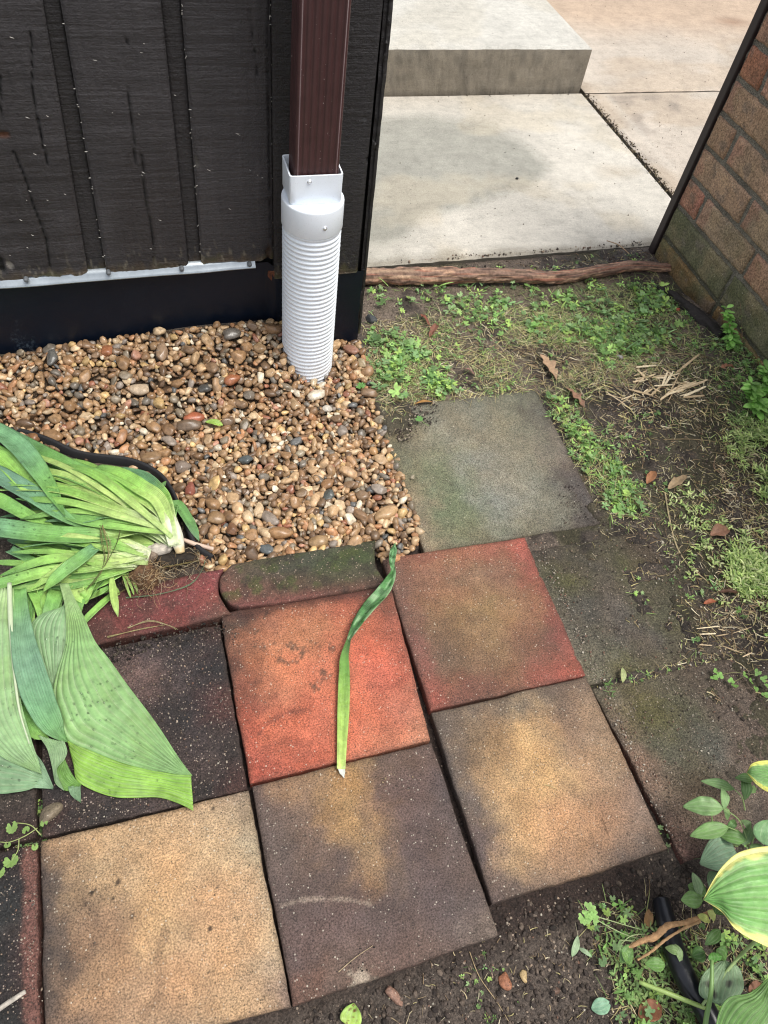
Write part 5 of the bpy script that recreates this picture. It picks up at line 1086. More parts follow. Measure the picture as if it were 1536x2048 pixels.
loft('blade', z5([(-60, 330), (-140, 500), (-180, 800), (-120, 1050), (0, 1180), (120, 1240), (210, 1275)], [.05, .045, .04, .035, .03, .024, .02]),
     z5([(72, 330), (80, 500), (95, 700), (110, 900), (160, 1090), (195, 1200), (214, 1275)], [.055, .052, .05, .045, .036, .028, .02]), (134, 174, 116), M_hosta, h2, 4, bulge=.05, nu=31, colf=stemc)
tube('midrib', [at(x, y, h) for x, y, h in z5([(48, 300), (55, 500), (75, 760), (100, 950), (150, 1120)], [.058, .058, .055, .05, .04])], [.0040, .0042, .003, .002, .001], M_stemw, alb(206, 222, 178), h2, n=10, rough=.03)
h3 = thing('hosta_leaf', 'blue green wilted hosta leaf at the bottom of the pile, on the soil', 'leaf', at(40, 1550, 0), 'cut hosta leaves in the pile')
loft('blade', z5([(-80, 1060), (0, 1085), (90, 1130), (160, 1190), (215, 1290)], [.03, .03, .028, .022, .014]), z5([(-90, 1360), (0, 1380), (100, 1370), (170, 1350), (222, 1310)], [.008, .006, .006, .006, .006]), (112, 152, 108), M_hosta, h3, 5, bulge=.04)
loft('lower_blade', z5([(100, 1100), (160, 1150), (220, 1220), (275, 1345)], [.024, .022, .018, .008]), z5([(60, 1360), (120, 1358), (180, 1350), (272, 1352)], [.004, .004, .004, .004]), (122, 160, 124), M_hosta, h3, 6)
h4 = thing('hosta_leaf', 'small curled green leaf between the blue green one and the folded tip', 'leaf', at(130, 1540, 0), 'cut hosta leaves in the pile')
loft('blade', z5([(200, 1080), (245, 1150), (265, 1230), (285, 1320), (330, 1362)], [.03, .028, .024, .016, .008]), z5([(330, 1110), (345, 1160), (330, 1200), (290, 1250), (300, 1300)], [.032, .03, .03, .03, .022]), (132, 170, 118), M_hosta, h4, 7, bulge=-.05)
loft('curled_rim', z5([(285, 1225), (275, 1270), (290, 1330), (350, 1362), (412, 1335)], [.022, .016, .008, .006, .008]), z5([(330, 1195), (345, 1230), (365, 1270), (385, 1300), (415, 1330)], [.026, .02, .014, .01, .010]), (96, 150, 44), M_hosta, h4, 8, bulge=-.12)
loft('tail', z5([(350, 1340), (365, 1385), (412, 1420)], [.008, .006, .004]), z5([(412, 1330), (412, 1350), (414, 1421)], [.008, .006, .004]), (110, 150, 110), M_hosta, h4, 9)
ib = thing('iris_leaf', 'broad blue green iris blade bending down between the two pale hosta leaves', 'leaf', at(80, 1400, 0))
strip('blade', z5([(100, 330), (105, 480), (130, 650), (175, 820), (230, 960), (290, 1060), (345, 1110)], [.05, .052, .05, .045, .04, .034, .028]), [22, 30, 38, 48, 52, 44, 20], [G1, (104, 150, 112), (104, 150, 120), BL, G3], ib, 401, roll=.15, tip=.1)
strip('blade_behind', z5([(130, 330), (130, 460), (112, 560), (120, 720), (150, 900)], [.03, .032, .032, .03, .026]), [16, 24, 28, 26, 14], [G1, G3, G3, G1], ib, 402, roll=.2)
for k, P in enumerate([z5([(75, 700), (95, 860), (130, 990), (180, 1100)], [.03, .03, .026, .02]), z5([(110, 900), (150, 1010), (190, 1070), (250, 1090)], [.03, .03, .028, .024])]): strip('lower_blade', P, [20, 26, 24, 10], [G3, G1, G2], ib, 410 + k)

def water():
    m, n, b = newmat('water'); b.inputs['Transmission Weight'].default_value = 1; b.inputs['IOR'].default_value = 1.33; b.inputs['Roughness'].default_value = .03; return m
M_water = water()
def drops(parent, P, seed, name='water_drops'):
    rg = np.random.default_rng(seed); A_ = Acc(); V0, F0 = ICO[2]; dg = bpy.context.evaluated_depsgraph_get(); dg.update()
    for px, py, spr, n in P:
        for k in range(n):
            x, y = px + rg.normal() * spr, py + rg.normal() * spr; d_ = Vector(ray(x, y)).normalized(); ok, loc, nrm, _, ob, _ = S.ray_cast(dg, Vector((0, 0, H)), d_)
            if ok and ob is not None and (ob.parent == parent or (ob.parent and ob.parent.parent == parent)):
                r = rg.uniform(.0008, .0024); A_.add(V0 * [r, r, r * .5] + np.array(loc), F0, (1, 1, 1))
    if A_.V: o = A_.build(name, M_water, parent); o['kind'] = 'stuff'
bpy.context.view_layer.update()
drops(hl, [(200, 1400, 45, 60), (260, 1500, 30, 30), (110, 1290, 20, 14), (220, 1570, 30, 16)], 1); drops(h2, [(20, 1400, 30, 30)], 2); drops(h3, [(30, 1540, 30, 20)], 3); drops(under, [(60, 1060, 50, 40), (210, 1035, 22, 24), (60, 960, 40, 20)], 4); drops(fan_b, [(100, 1160, 40, 24)], 5)

# ------------------------------------------------------------------ long single leaf on the orange paver
ll = thing('long_leaf', 'long narrow twisted leaf lying alone across the orange paver', 'leaf', at(690, 1350, 0))
z7 = lambda P, hs: [(x / 2.56 + 400, y / 2.56 + 1040, h) for (x, y), h in zip(P, hs)]
strip('blade', z7([(722, 1276), (726, 1150), (734, 950), (738, 780), (740, 700), (762, 610)], [.006, .006, .007, .010, .012, .016]), [16, 19, 23, 23, 19, 8], [(196, 220, 110), (170, 206, 80), (150, 194, 72), (110, 164, 52), (52, 96, 30)], ll, 501, blot=False, cup=.45, tip=.02, blunt=True, n=60)
strip('blade', z7([(760, 618), (782, 575), (815, 520), (870, 450), (925, 390), (958, 340), (985, 285), (990, 245)], [.016, .018, .020, .024, .026, .028, .028, .026]), [8, 16, 25, 33, 34, 27, 16, 7], [(50, 104, 34), (48, 118, 44), (70, 140, 64), (96, 160, 92), (72, 146, 66), (64, 134, 56)], ll, 502, cup=.5, roll=.2, wave=.5, blot=True, tip=.01, blunt=True, n=60)
strip('blade_tip', z7([(988, 262), (982, 220), (988, 170), (1000, 112)], [.026, .024, .018, .012]), [6, 13, 14, 4], [(70, 140, 66), (104, 168, 108), (80, 140, 70)], ll, 503, blot=True, cup=.6, tip=.3)
strip('white_base', z7([(722, 1268), (728, 1290), (738, 1322)], [.006, .005, .004]), [13, 11, 3], [(220, 226, 206), (214, 216, 206)], ll, 504, cup=.4, tip=.5, mat=M_stemw)

# ------------------------------------------------------------------ weeds, grass and litter
def acc_leaf(A_, b, ang, L, W, col, pitch=.3, curl=.5, shape='ov', seed=0, n=6, roll=0.0):
    t = np.linspace(0, 1, n)
    if shape == 'ov': w_ = np.sin(np.pi * np.clip(t * .97 + .02, 0, 1)) ** .75
    elif shape == 'lance': w_ = np.sin(np.pi * t ** .8) ** .8 * (1 - .3 * t)
    elif shape == 'obov': w_ = np.clip(t * 1.3, 0, 1) * np.sqrt(np.clip(1 - ((t - .62) / .40) ** 2 * (t > .62), 0, 1))
    else: w_ = np.clip((1 - t) * 4, 0, 1) * (1 - .5 * t)
    w_ = w_ * W / 2; w_[-1] = W * .015
    pt = pitch - curl * t; dx = np.r_[0, np.cumsum(np.cos(pt[:-1]) * L / (n - 1))]; dz = np.r_[0, np.cumsum(np.sin(pt[:-1]) * L / (n - 1))]
    ca, sa = math.cos(ang), math.sin(ang); c = np.stack([b[0] + ca * dx, b[1] + sa * dx, b[2] + dz], -1); side = np.array([-sa * math.cos(roll), ca * math.cos(roll), math.sin(roll)])
    V = np.concatenate([c + side * w_[:, None] + [0, 0, W * .10], c, c - side * w_[:, None] + [0, 0, W * .10]]); k = n
    V[:n, 2] -= 0; Fc = [[i, i + 1, k + i + 1, k + i] for i in range(n - 1)] + [[k + i, k + i + 1, 2 * k + i + 1, 2 * k + i] for i in range(n - 1)]
    par = np.stack([np.r_[np.full(n, -1), np.zeros(n), np.ones(n)], np.r_[t, t, t], np.full(3 * n, seed)], -1)
    A_.add(V, Fc, np.clip(np.asarray(col) * np.r_[np.full(n, .92), np.full(n, 1.1), np.full(n, .98)][:, None], .003, .8), par)
def acc_lobed(A_, c, r, col, rg, tilt=.35, lobes=7, gap=.9, depth=.45):
    n = lobes * 4 + 1; a0 = rg.uniform(0, 6.28); a = np.linspace(.5 * gap, 2 * math.pi - .5 * gap, n); rr = r * (1 - depth * (.5 + .5 * np.cos(a * 0 + np.arange(n) / 4 * 2 * math.pi)) ** 1.5)
    tx, ty = rg.normal() * tilt, rg.normal() * tilt; V = [[0, 0, 0]]; P_ = [[0, 0, 0]]
    for f in (.55, 1.0):
        for k in range(n): x, y = math.cos(a[k] + a0) * rr[k] * f, math.sin(a[k] + a0) * rr[k] * f; V.append([x, y, tx * x + ty * y + r * .12 * f - .06 * r * math.cos(k / 4 * 2 * math.pi) * f]); P_.append([math.sin(k / 4 * 2 * math.pi) * .6, f, 0])
    Fc = [[0, 1 + k, 2 + k, 0] for k in range(n - 1)]; Fq = [[1 + k, 1 + n + k, 2 + n + k, 2 + k] for k in range(n - 1)]
    # fan triangles written as quads through a repeated mid vertex
    V = np.array(V) + np.asarray(c); tri = []
    for k in range(0, n - 1, 2): tri.append([0, 1 + k, 2 + k, 3 + k] if k + 2 <= n - 1 else [0, 1 + k, 2 + k, 2 + k])
    tri = [t_ for t_ in tri if len(set(t_)) == 4]
    A_.add(V, tri + Fq, col, np.array(P_))
def sample(n, poly, rg, clump=None, zfun=gz, soft=0.0):
    P = np.array(poly, float); W = atv(P)[:, :2]; lo, hi = W.min(0), W.max(0); out = []
    area = 0
    while len(out) < n:
        q = rg.uniform(lo, hi, (n * 3, 2)); px, py = proj(q[:, 0], q[:, 1], np.zeros(len(q))); j = rg.normal(size=(len(q), 2)) * soft
        ok = in_poly(px + j[:, 0], py + j[:, 1], poly)
        if clump: ok &= (fbm(q[:, 0] * clump[0], q[:, 1] * clump[0], 0, clump[2], 3) + rg.normal(size=len(q)) * .06) > clump[1]
        out += q[ok].tolist()
        if not ok.any(): break
    q = np.array(out[:n]); return np.column_stack([q, zfun(q[:, 0], q[:, 1])])
GR = [(126, 180, 74), (106, 156, 62), (158, 204, 96), (84, 126, 52), (120, 168, 100), (166, 204, 78), (150, 188, 118)]
rg = np.random.default_rng(42)
BAND = [(735, 575), (900, 572), (1040, 572), (1200, 562), (1330, 566), (1370, 640), (1330, 700), (1180, 690), (1060, 670), (930, 650), (880, 600), (800, 610), (740, 625)]
BANDR = [(1060, 590), (1340, 570), (1400, 690), (1200, 740), (1060, 660)]
LEFTC = [(735, 680), (790, 660), (900, 740), (915, 780), (850, 800), (760, 790), (740, 740)]
STRIP = [(1085, 790), (1120, 790), (1200, 880), (1265, 960), (1290, 1020), (1225, 1040), (1190, 960), (1130, 870)]
RTOP = [(1390, 690), (1536, 690), (1560, 860), (1500, 880), (1430, 790), (1330, 740)]
RMAT = [(1400, 815), (1440, 850), (1560, 900), (1560, 1230), (1490, 1190), (1470, 1120), (1500, 1060), (1500, 960), (1440, 900)]
RMAT2 = [(1450, 1090), (1560, 1060), (1560, 1220), (1470, 1190)]
MIDG = [(735, 640), (1340, 600), (1400, 720), (1150, 800), (1100, 770), (860, 800), (740, 760)]
LBOT = [(0, 1590), (70, 1590), (110, 1640), (90, 1670), (60, 1700), (0, 1730)]
RLOW = [(1190, 1800), (1290, 1800), (1420, 1860), (1560, 1880), (1560, 2100), (1250, 2100), (1230, 1950), (1170, 1900)]
A_ = Acc()
def weeds(poly, n, clump, rr=(.005, .010), hh=(.003, .016), kinds=(.45, .35, .2), cols=GR, k_=1.0):
    for x, y, z in sample(n, poly, rg, clump, soft=10):
        c = alb(cols[rg.integers(len(cols))]) * rg.uniform(.6, 1.25) * k_; h = rg.uniform(*hh); r = rg.uniform(*rr); kd = rg.random()
        if kd < kinds[0]: acc_lobed(A_, (x, y, z + h), r, c, rg, .35, int(rg.integers(5, 8)), depth=rg.uniform(.2, .6)); hair(A_, [(x + rg.normal() * .006, y + rg.normal() * .006, z - .002), (x, y, z + h)], .0005, c, 3)
        elif kd < kinds[0] + kinds[1]:
            m = int(rg.integers(3, 7)); a = rg.uniform(0, 6.28)
            for k in range(m): acc_leaf(A_, (x, y, z + h * .5), a + k * 6.28 / m + rg.normal() * .3, r * rg.uniform(1.0, 2.0), r * rg.uniform(.5, .85), c * rg.uniform(.85, 1.15), rg.uniform(.1, .8), rg.uniform(.2, 1.0), 'obov')
        else: acc_leaf(A_, (x, y, z + h * .4), rg.uniform(0, 6.28), r * rg.uniform(2, 3.6), r * rg.uniform(.25, .5), c, rg.uniform(.1, .9), rg.uniform(.3, 1.2), 'lance')
weeds(BAND, 520, (13, .02, 3), rr=(.0045, .010)); weeds(BANDR, 400, (13, .0, 4), rr=(.0045, .0095)); weeds(LEFTC, 240, (16, -.1, 5), rr=(.006, .012)); weeds(BANDR, 50, (13, -.05, 4), rr=(.011, .017)); weeds(BAND, 26, None, rr=(.011, .016)); weeds(STRIP, 14, None, rr=(.011, .017)); weeds(LEFTC, 16, None, rr=(.011, .016)); weeds(STRIP, 130, (16, -.15, 6)); weeds(MIDG, 330, (18, .12, 7), rr=(.003, .007))
weeds(RTOP, 260, (16, -.1, 8), rr=(.003, .007), k_=.8); weeds([(1180, 1300), (1450, 1310), (1440, 1340), (1200, 1400)], 60, None, rr=(.002, .004), hh=(.001, .005))
weeds(LBOT, 70, None, rr=(.002, .006), hh=(.001, .008)); weeds(RLOW, 170, (18, -.1, 9), rr=(.004, .009), hh=(.004, .02)); weeds([(1270, 1700), (1536, 1700), (1536, 1560), (1400, 1600)], 50, None, rr=(.003, .007), k_=.8)
weeds([(740, 545), (1300, 515), (1320, 535), (745, 562)], 60, (14, .0, 3), rr=(.003, .006), hh=(.002, .008))
weeds([(1230, 800), (1536, 820), (1536, 1300), (1200, 1290)], 220, (15, .10, 19), rr=(.0025, .006), hh=(.001, .006))
weeds([(930, 1905), (1000, 1890), (1060, 2048), (950, 2048)], 26, None, rr=(.002, .004), hh=(.001, .005))
tag(A_.build('low_weeds', M_weed), kind='stuff')
# creeping mat with narrow light leaves
A_ = Acc()
def creepers(poly, n, cols, clump=None, L=(.006, .013)):
    for x, y, z in sample(n, poly, rg, clump, soft=8):
        a = rg.uniform(0, 6.28); P = [np.array([x, y, z + .003])]
        for k in range(rg.integers(3, 7)):
            a += rg.normal() * .5; P.append(P[-1] + np.array([math.cos(a) * .007, math.sin(a) * .007, rg.uniform(-.001, .003)]))
            c = alb(cols[rg.integers(len(cols))]) * rg.uniform(.7, 1.25)
            for s in (-1, 1): acc_leaf(A_, P[-1], a + s * rg.uniform(.5, 1.3), rg.uniform(*L), rg.uniform(.0026, .0056), c, rg.uniform(.1, .8), .6, 'lance', n=5)
        hair(A_, P, .0006, alb(120, 130, 66), len(P))
LT = [(196, 214, 128), (176, 204, 104), (214, 222, 160), (148, 180, 92), (190, 206, 134), (120, 152, 74)]
creepers(RMAT, 330, LT, (13, -.03, 11), L=(.009, .020)); creepers(RMAT2, 50, LT, (11, .02, 12), L=(.008, .018)); creepers([(1430, 700), (1536, 700), (1536, 860), (1470, 830)], 70, [(96, 150, 62), (120, 170, 70)]); creepers([(1330, 960), (1430, 1010), (1440, 1190), (1390, 1170)], 40, LT)
creepers([(1090, 800), (1140, 800), (1290, 1010), (1230, 1030)], 50, GR); creepers([(1260, 1850), (1420, 1880), (1400, 2048), (1270, 2048)], 60, [(120, 160, 80), (150, 180, 100)])
tag(A_.build('creeping_groundcover', M_weed), kind='stuff')
# grass blades, green and dry
A_ = Acc()
ST = [(214, 196, 148), (186, 160, 116), (232, 220, 180), (150, 122, 86), (204, 190, 120)]
def blades(poly, n, cols, clump=None, L=(.015, .045), w_=(.0008, .0018), flat=.5, k_=1.0):
    for x, y, z in sample(n, poly, rg, clump, soft=12):
        acc_leaf(A_, (x, y, z), rg.uniform(0, 6.28), rg.uniform(*L), rg.uniform(*w_), alb(cols[rg.integers(len(cols))]) * rg.uniform(.6, 1.2) * k_, rg.uniform(.0, flat), rg.uniform(0, flat * 1.6), 'blade', n=5)
GB = [(140, 172, 90), (162, 190, 104), (116, 148, 72), (184, 190, 110), (200, 190, 128)]
blades(MIDG, 3000, GB + ST[:3], (9, -.05, 13)); blades(BAND, 1500, GB + ST[:1], (11, -.1, 14)); blades(BANDR, 1200, GB, (11, -.15, 15)); blades(LEFTC, 500, GB + ST, None); blades(STRIP, 1000, GB + ST, None); blades(RTOP, 900, GB + [(80, 110, 50)], None, k_=.8)
blades([(1230, 800), (1560, 820), (1560, 1260), (1200, 1290)], 700, GB + ST, (12, .0, 15), L=(.008, .03)); blades(RLOW, 420, GB + ST, None); blades([(1180, 1300), (1460, 1300), (1440, 1345), (1200, 1400)], 220, GB + ST, None, L=(.006, .02), flat=.3)
blades([(800, 790), (1080, 768), (1085, 785), (860, 805)], 260, ST + GB, None, L=(.01, .03)); blades([(735, 700), (800, 700), (800, 860), (745, 790)], 320, ST + GB[:2], None, L=(.01, .035)); blades(RMAT, 500, GB + ST, None, L=(.01, .03)); blades(LBOT, 120, GB + ST, None, L=(.006, .02))
blades([(745, 545), (1320, 515), (1330, 545), (745, 568)], 150, GB + ST, None, L=(.008, .025))
tag(A_.build('short_grass', M_weed), kind='stuff')
# dead straw, chips and bark scraps lying on the soil
A_ = Acc()
def straw(poly, n, clump=None, L=(.006, .035), w_=(.0004, .0011), cols=ST, k_=1.0, lift=.002):
    for x, y, z in sample(n, poly, rg, clump, soft=14):
        a = rg.uniform(0, 6.28); l = rg.uniform(*L); b = rg.normal() * .35; p = np.array([x, y, z + lift])
        q = p + [math.cos(a) * l / 2, math.sin(a) * l / 2, 0]; r_ = q + [math.cos(a + b) * l / 2, math.sin(a + b) * l / 2, rg.normal() * .002]
        for v in (q, r_): v[2] = float(gz(v[0], v[1])) + lift + rg.random() * .002
        hair(A_, [p, q, r_], rg.uniform(*w_), alb(cols[rg.integers(len(cols))]) * rg.uniform(.55, 1.15) * k_, 4)
straw(MIDG, 1700, w_=(.0004, .0015), k_=1.1); straw([(1000, 680), (1536, 700), (1536, 900), (1200, 860), (1080, 780)], 900); straw([(1230, 850), (1560, 900), (1560, 1400), (1400, 1420), (1180, 1240)], 1500, L=(.003, .022), w_=(.0003, .0013), k_=1.15); straw([(1420, 900), (1560, 880), (1560, 1260), (1430, 1220)], 500, L=(.006, .03), w_=(.0005, .0016), k_=1.15); straw([(1200, 730), (1430, 730), (1450, 850), (1230, 870)], 420, L=(.004, .03), w_=(.0005, .0017), k_=1.25)
straw([(735, 640), (800, 640), (850, 830), (760, 830)], 260); straw([(1390, 1210), (1560, 1180), (1560, 1300), (1400, 1340)], 200); straw(RLOW, 360); straw([(1000, 1850), (1560, 1800), (1560, 2100), (600, 2100)], 260, L=(.003, .014))
straw([(745, 535), (1320, 500), (1335, 540), (745, 565)], 260, L=(.004, .025), cols=ST + [(80, 56, 40), (60, 44, 34)]); straw([(1040, 1090), (1180, 1100), (1400, 1400), (1300, 1600), (1180, 1380)], 120, L=(.002, .008), w_=(.0003, .0006))
tag(A_.build('straw_litter', M_straw, smooth=False), kind='stuff')
# crumbs of soil and grit
A_ = Acc()
def crumbs(poly, n, cols, rr, zf=gz, k_=1.0):
    for x, y, z in sample(n, poly, rg, None, soft=8, zfun=zf):
        V, Fc = PROTC[rg.integers(8)]; r = rr[0] + (rr[1] - rr[0]) * rg.random() ** 3
        A_.add((V * r) @ rotm(rg, 1).T + [x, y, z + r * .3], Fc, alb(cols[rg.integers(len(cols))]) * rg.uniform(.6, 1.2) * k_)
PROTC = [rock(1.0, 800 + k, 1, .75, 2, 1.2) for k in range(8)]
SO = [(92, 78, 68), (76, 64, 56), (112, 96, 82), (62, 52, 46)]; GT = [(190, 172, 150), (160, 136, 112), (200, 190, 170), (140, 104, 84), (120, 112, 104)]
BOT = [(560, 2100), (600, 2030), (1000, 1890), (1000, 1820), (1340, 1715), (1390, 1730), (1560, 1760), (1560, 2150), (560, 2150)]
crumbs(BOT, 3200, SO, (.0012, .0055)); crumbs(BOT, 1100, GT, (.0005, .0024), k_=1.15); crumbs([(1080, 800), (1560, 700), (1560, 1500), (1380, 1420), (1180, 1240), (1200, 1050)], 2600, SO, (.001, .004)); crumbs([(1080, 800), (1560, 700), (1560, 1500), (1380, 1420), (1180, 1240), (1200, 1050)], 2200, GT, (.0005, .0026), k_=1.2)
crumbs([(735, 600), (1340, 580), (1340, 760), (860, 800), (745, 800)], 1300, SO + GT[:2], (.0008, .0035)); crumbs([(745, 535), (1320, 500), (1335, 545), (745, 565)], 500, SO, (.001, .005)); crumbs([(0, 1590), (110, 1590), (80, 1690), (0, 1700)], 200, SO, (.001, .003))
crumbs([(785, 850), (850, 800), (880, 810), (860, 850), (800, 900)], 420, SO + GT[:1], (.0008, .003), zf=lambda x, y: x * 0 + .002)
crumbs([(1130, 960), (1215, 1040), (1120, 1060)], 200, SO, (.0006, .002), zf=lambda x, y: x * 0 + .0005)
crumbs([(782, 880), (800, 860), (850, 1100), (820, 1120), (838, 1080)], 260, SO, (.001, .004)); crumbs([(780, 1180), (800, 1180), (1000, 1830), (985, 1810)], 160, SO, (.001, .003)); crumbs([(180, 1300), (450, 1240), (450, 1262), (200, 1330)], 420, [(40, 34, 30), (60, 50, 44), (90, 80, 66)], (.0008, .0032), zf=lambda x, y: x * 0 + .001)
zc_ = lambda x, y: x * 0 + .001
crumbs([(1158, 190), (1172, 190), (1350, 382), (1340, 390)], 900, [(110, 92, 66), (78, 64, 48), (140, 122, 90), (60, 52, 42)], (.001, .0042), zf=zc_)
crumbs([(775, 184), (1165, 186), (1165, 193), (775, 193)], 260, [(110, 96, 74), (80, 70, 58)], (.0006, .003), zf=lambda x, y: x * 0 + .005)
crumbs([(800, 520), (1290, 485), (1300, 500), (900, 530)], 500, SO + GT, (.0008, .004), zf=lambda x, y: x * 0 + .003 - .02 * (y < 1.655))
for P_ in ([(760, 200), (1150, 200), (1290, 480), (750, 520)], [(1180, 195), (1420, 200), (1340, 370)], [(1100, 10), (1500, 10), (1440, 180), (1190, 180)]): crumbs(P_, 90, [(70, 58, 44), (110, 92, 70), (60, 50, 40)], (.0005, .0022), zf=lambda x, y: x * 0 + .0055)
zt = lambda x, y: x * 0 + .0006
crumbs([(440, 1250), (480, 1245), (480, 1290), (450, 1290)], 60, SO, (.0006, .0018), zf=zt); crumbs([(745, 1545), (830, 1545), (825, 1585), (760, 1590)], 46, SO + ST[:2], (.0006, .0024), zf=zt); crumbs([(680, 1925), (745, 1880), (750, 1940), (700, 1960)], 26, [(30, 26, 22)], (.0006, .002), zf=zt)
for P_ in ([(460, 1240), (780, 1190), (855, 1475), (505, 1560)], [(790, 1115), (1045, 1078), (1168, 1345), (868, 1415)], [(870, 1430), (1170, 1358), (1330, 1695), (990, 1800)], [(510, 1575), (860, 1490), (992, 1868), (590, 2005)], [(85, 1690), (495, 1585), (580, 2010), (95, 2048)], [(800, 900), (1070, 790), (1200, 1040), (855, 1095)], [(250, 1300), (440, 1260), (490, 1560), (390, 1590)]):
    crumbs(P_, 46, [(50, 40, 34), (60, 50, 44), (180, 160, 130)], (.0004, .0011), zf=zt)
zd = lambda x, y: x * 0 + .0008
for P_, n_ in (([(1070, 1090), (1330, 1080), (1440, 1290), (1200, 1370)], 900), ([(1210, 1390), (1500, 1310), (1536, 1540), (1380, 1700)], 900), ([(210, 1310), (440, 1255), (490, 1565), (380, 1590)], 700), ([(0, 1700), (78, 1700), (92, 2040), (0, 2048)], 260), ([(100, 1600), (380, 1600), (110, 1665)], 200)):
    crumbs(P_, n_, SO + GT + GT[:2] + [(104, 96, 84)], (.0005, .0021), zf=zd)
crumbs([(1060, 1085), (1085, 1085), (1370, 1715), (1345, 1700)], 320, [(214, 204, 184), (180, 164, 144), (160, 120, 100)], (.0008, .0024), zf=zd)
tag(A_.build('soil_crumbs', colmat('crumbly_soil', .8, 400, .3, .6), smooth=False), kind='stuff')

# ---- single plants and scraps that can be told apart
def plant(name, label, cat, px, py, group=None): return thing(name, label, cat, at(px, py, 0), group)
def px_leaf(parent, base, tip, wpx, cols, seed, sag=.0, cup=.15, roll=0, name='leaf', mat=None, n=24, shape='ov', colf=None, wave=.1, nu=11):
    b, t_ = at(*base), at(*tip); mid = (b + t_) / 2 + [0, 0, sag]; P = crom([b, mid, t_], n); mpp = m_per_px(mid); t = np.linspace(0, 1, n)
    w_ = {'ov': np.sin(np.pi * np.clip(t, .015, .985)) ** .72 * (1.08 - .35 * t), 'heart': np.sin(np.pi * np.clip(t, .02, .985) ** .62) ** .8}[shape] * wpx * .5 * mpp
    V, U, Vv = leafgrid(P, w_, cup=cup, roll=roll, wave=wave, seed=seed, nu=nu); cs = np.array([alb(c) for c in cols]); tt = np.linspace(0, 1, len(cols))
    C = np.stack([np.interp(Vv, tt, cs[:, k]) for k in range(3)], -1) * (1 + .15 * fbm(V[..., 0] * 60, V[..., 1] * 60, seed, 4, 3))[..., None]
    if colf: C = colf(C, U, Vv, V)
    return build_leaf(name, V, U, Vv, C, mat or M_weed, parent, seed, .0004)
def stem(parent, P, r, c, name='stem', **k): return tube(name, atv(P), r, M_stemw, alb(c), parent, n=k.pop('n', 8), rough=.03, seg=k.pop('seg', 16))
# hosta with cream yellow margins
hp = plant('hosta_plant', 'hosta with big green leaves edged in yellow, at the bottom right corner', 'plant', 1560, 1960)
def edge_yellow(C, U, Vv, V, a=.80, col=(232, 226, 120)):
    m = np.maximum(np.abs(U), sst(.0, 1, Vv) * 0); j = .10 * fbm(V[..., 0] * 45, V[..., 1] * 45, 0, 8, 3) + .06 * vn(Vv * 30, U * 2, 0, 4)
    return blend(blend(C, sst(a - .22, a - .12, m + j) * .5, alb(150, 190, 110)), sst(a - .03, a + .04, m + j), alb(col))
loft('leaf', [(1407, 1800, .165), (1424, 1762, .175), (1446, 1730, .18), (1480, 1704, .185), (1540, 1694, .185), (1620, 1704, .18), (1700, 1760, .16)], [(1407, 1800, .165), (1442, 1826, .17), (1466, 1858, .175), (1508, 1884, .175), (1560, 1900, .17), (1640, 1880, .165), (1700, 1765, .16)],
     (112, 172, 78), M_hosta, hp, 21, bulge=.06, nu=45, n=90, colf=lambda C, U, Vv, V: edge_yellow(blend(C, sst(.0, .25, fbm(V[..., 0] * 40, V[..., 1] * 40, 0, 3, 3)) * .5, alb(90, 156, 60)), U, Vv, V))
loft('leaf', [(1494, 1545, .13), (1505, 1527, .14), (1540, 1522, .14), (1600, 1530, .13)], [(1494, 1545, .13), (1512, 1570, .13), (1545, 1588, .12), (1600, 1580, .12)], (96, 150, 66), M_hosta, hp, 22, bulge=.05, nu=25, colf=lambda C, U, Vv, V: edge_yellow(C, -U, Vv, V, .72, (214, 214, 70)) * 1)
loft('leaf', [(1545, 1948, .10), (1500, 1985, .10), (1452, 1998, .095), (1430, 2048, .08), (1440, 2120, .07)], [(1550, 1952, .10), (1545, 2000, .10), (1535, 2040, .09), (1500, 2090, .08), (1450, 2125, .07)], (92, 140, 56), M_hosta, hp, 23, bulge=.10, nu=31)
loft('leaf', [(1440, 2010, .03), (1398, 1990, .034), (1404, 1950, .036), (1436, 1925, .036), (1450, 1922, .036)], [(1440, 2012, .03), (1478, 1990, .034), (1484, 1960, .036), (1474, 1935, .036), (1450, 1921, .036)], (124, 158, 118), M_hosta, hp, 24, bulge=.04, nu=21,
     colf=lambda C, U, Vv, V: spots(C, V[..., 0], V[..., 1], [tuple(at(1454, 1973, .036)[:2]), tuple(at(1420, 1988, .036)[:2]), tuple(at(1419, 1972, .036)[:2])], .0055, alb(26, 18, 12), .95, 3))
stem(hp, [(1600, 1930, .03), (1550, 1960, .07), (1500, 2002, .095), (1466, 2034, .09)], [.0042, .0036, .0024], (150, 190, 96), 'stalk')
stem(hp, [(1404, 2110, .02), (1412, 2040, .04), (1422, 1985, .055), (1424, 1920, .06)], [.0040, .0036, .0026], (134, 180, 90), 'stalk')
stem(hp, [(1405, 2010, .03), (1452, 1945, .04), (1480, 1912, .06), (1515, 1878, .165)], [.0020, .0024, .0024], (170, 200, 120), 'stalk')
stem(hp, [(1570, 2090, .02), (1530, 2040, .05), (1510, 2000, .05)], [.0034, .003, .002], (166, 196, 110), 'stalk')
stem(hp, [(1278, 1964, .012), (1320, 1980, .018), (1370, 2000, .020), (1410, 2016, .018)], [.0030, .0036, .0030], (164, 196, 92), 'fallen_stalk')
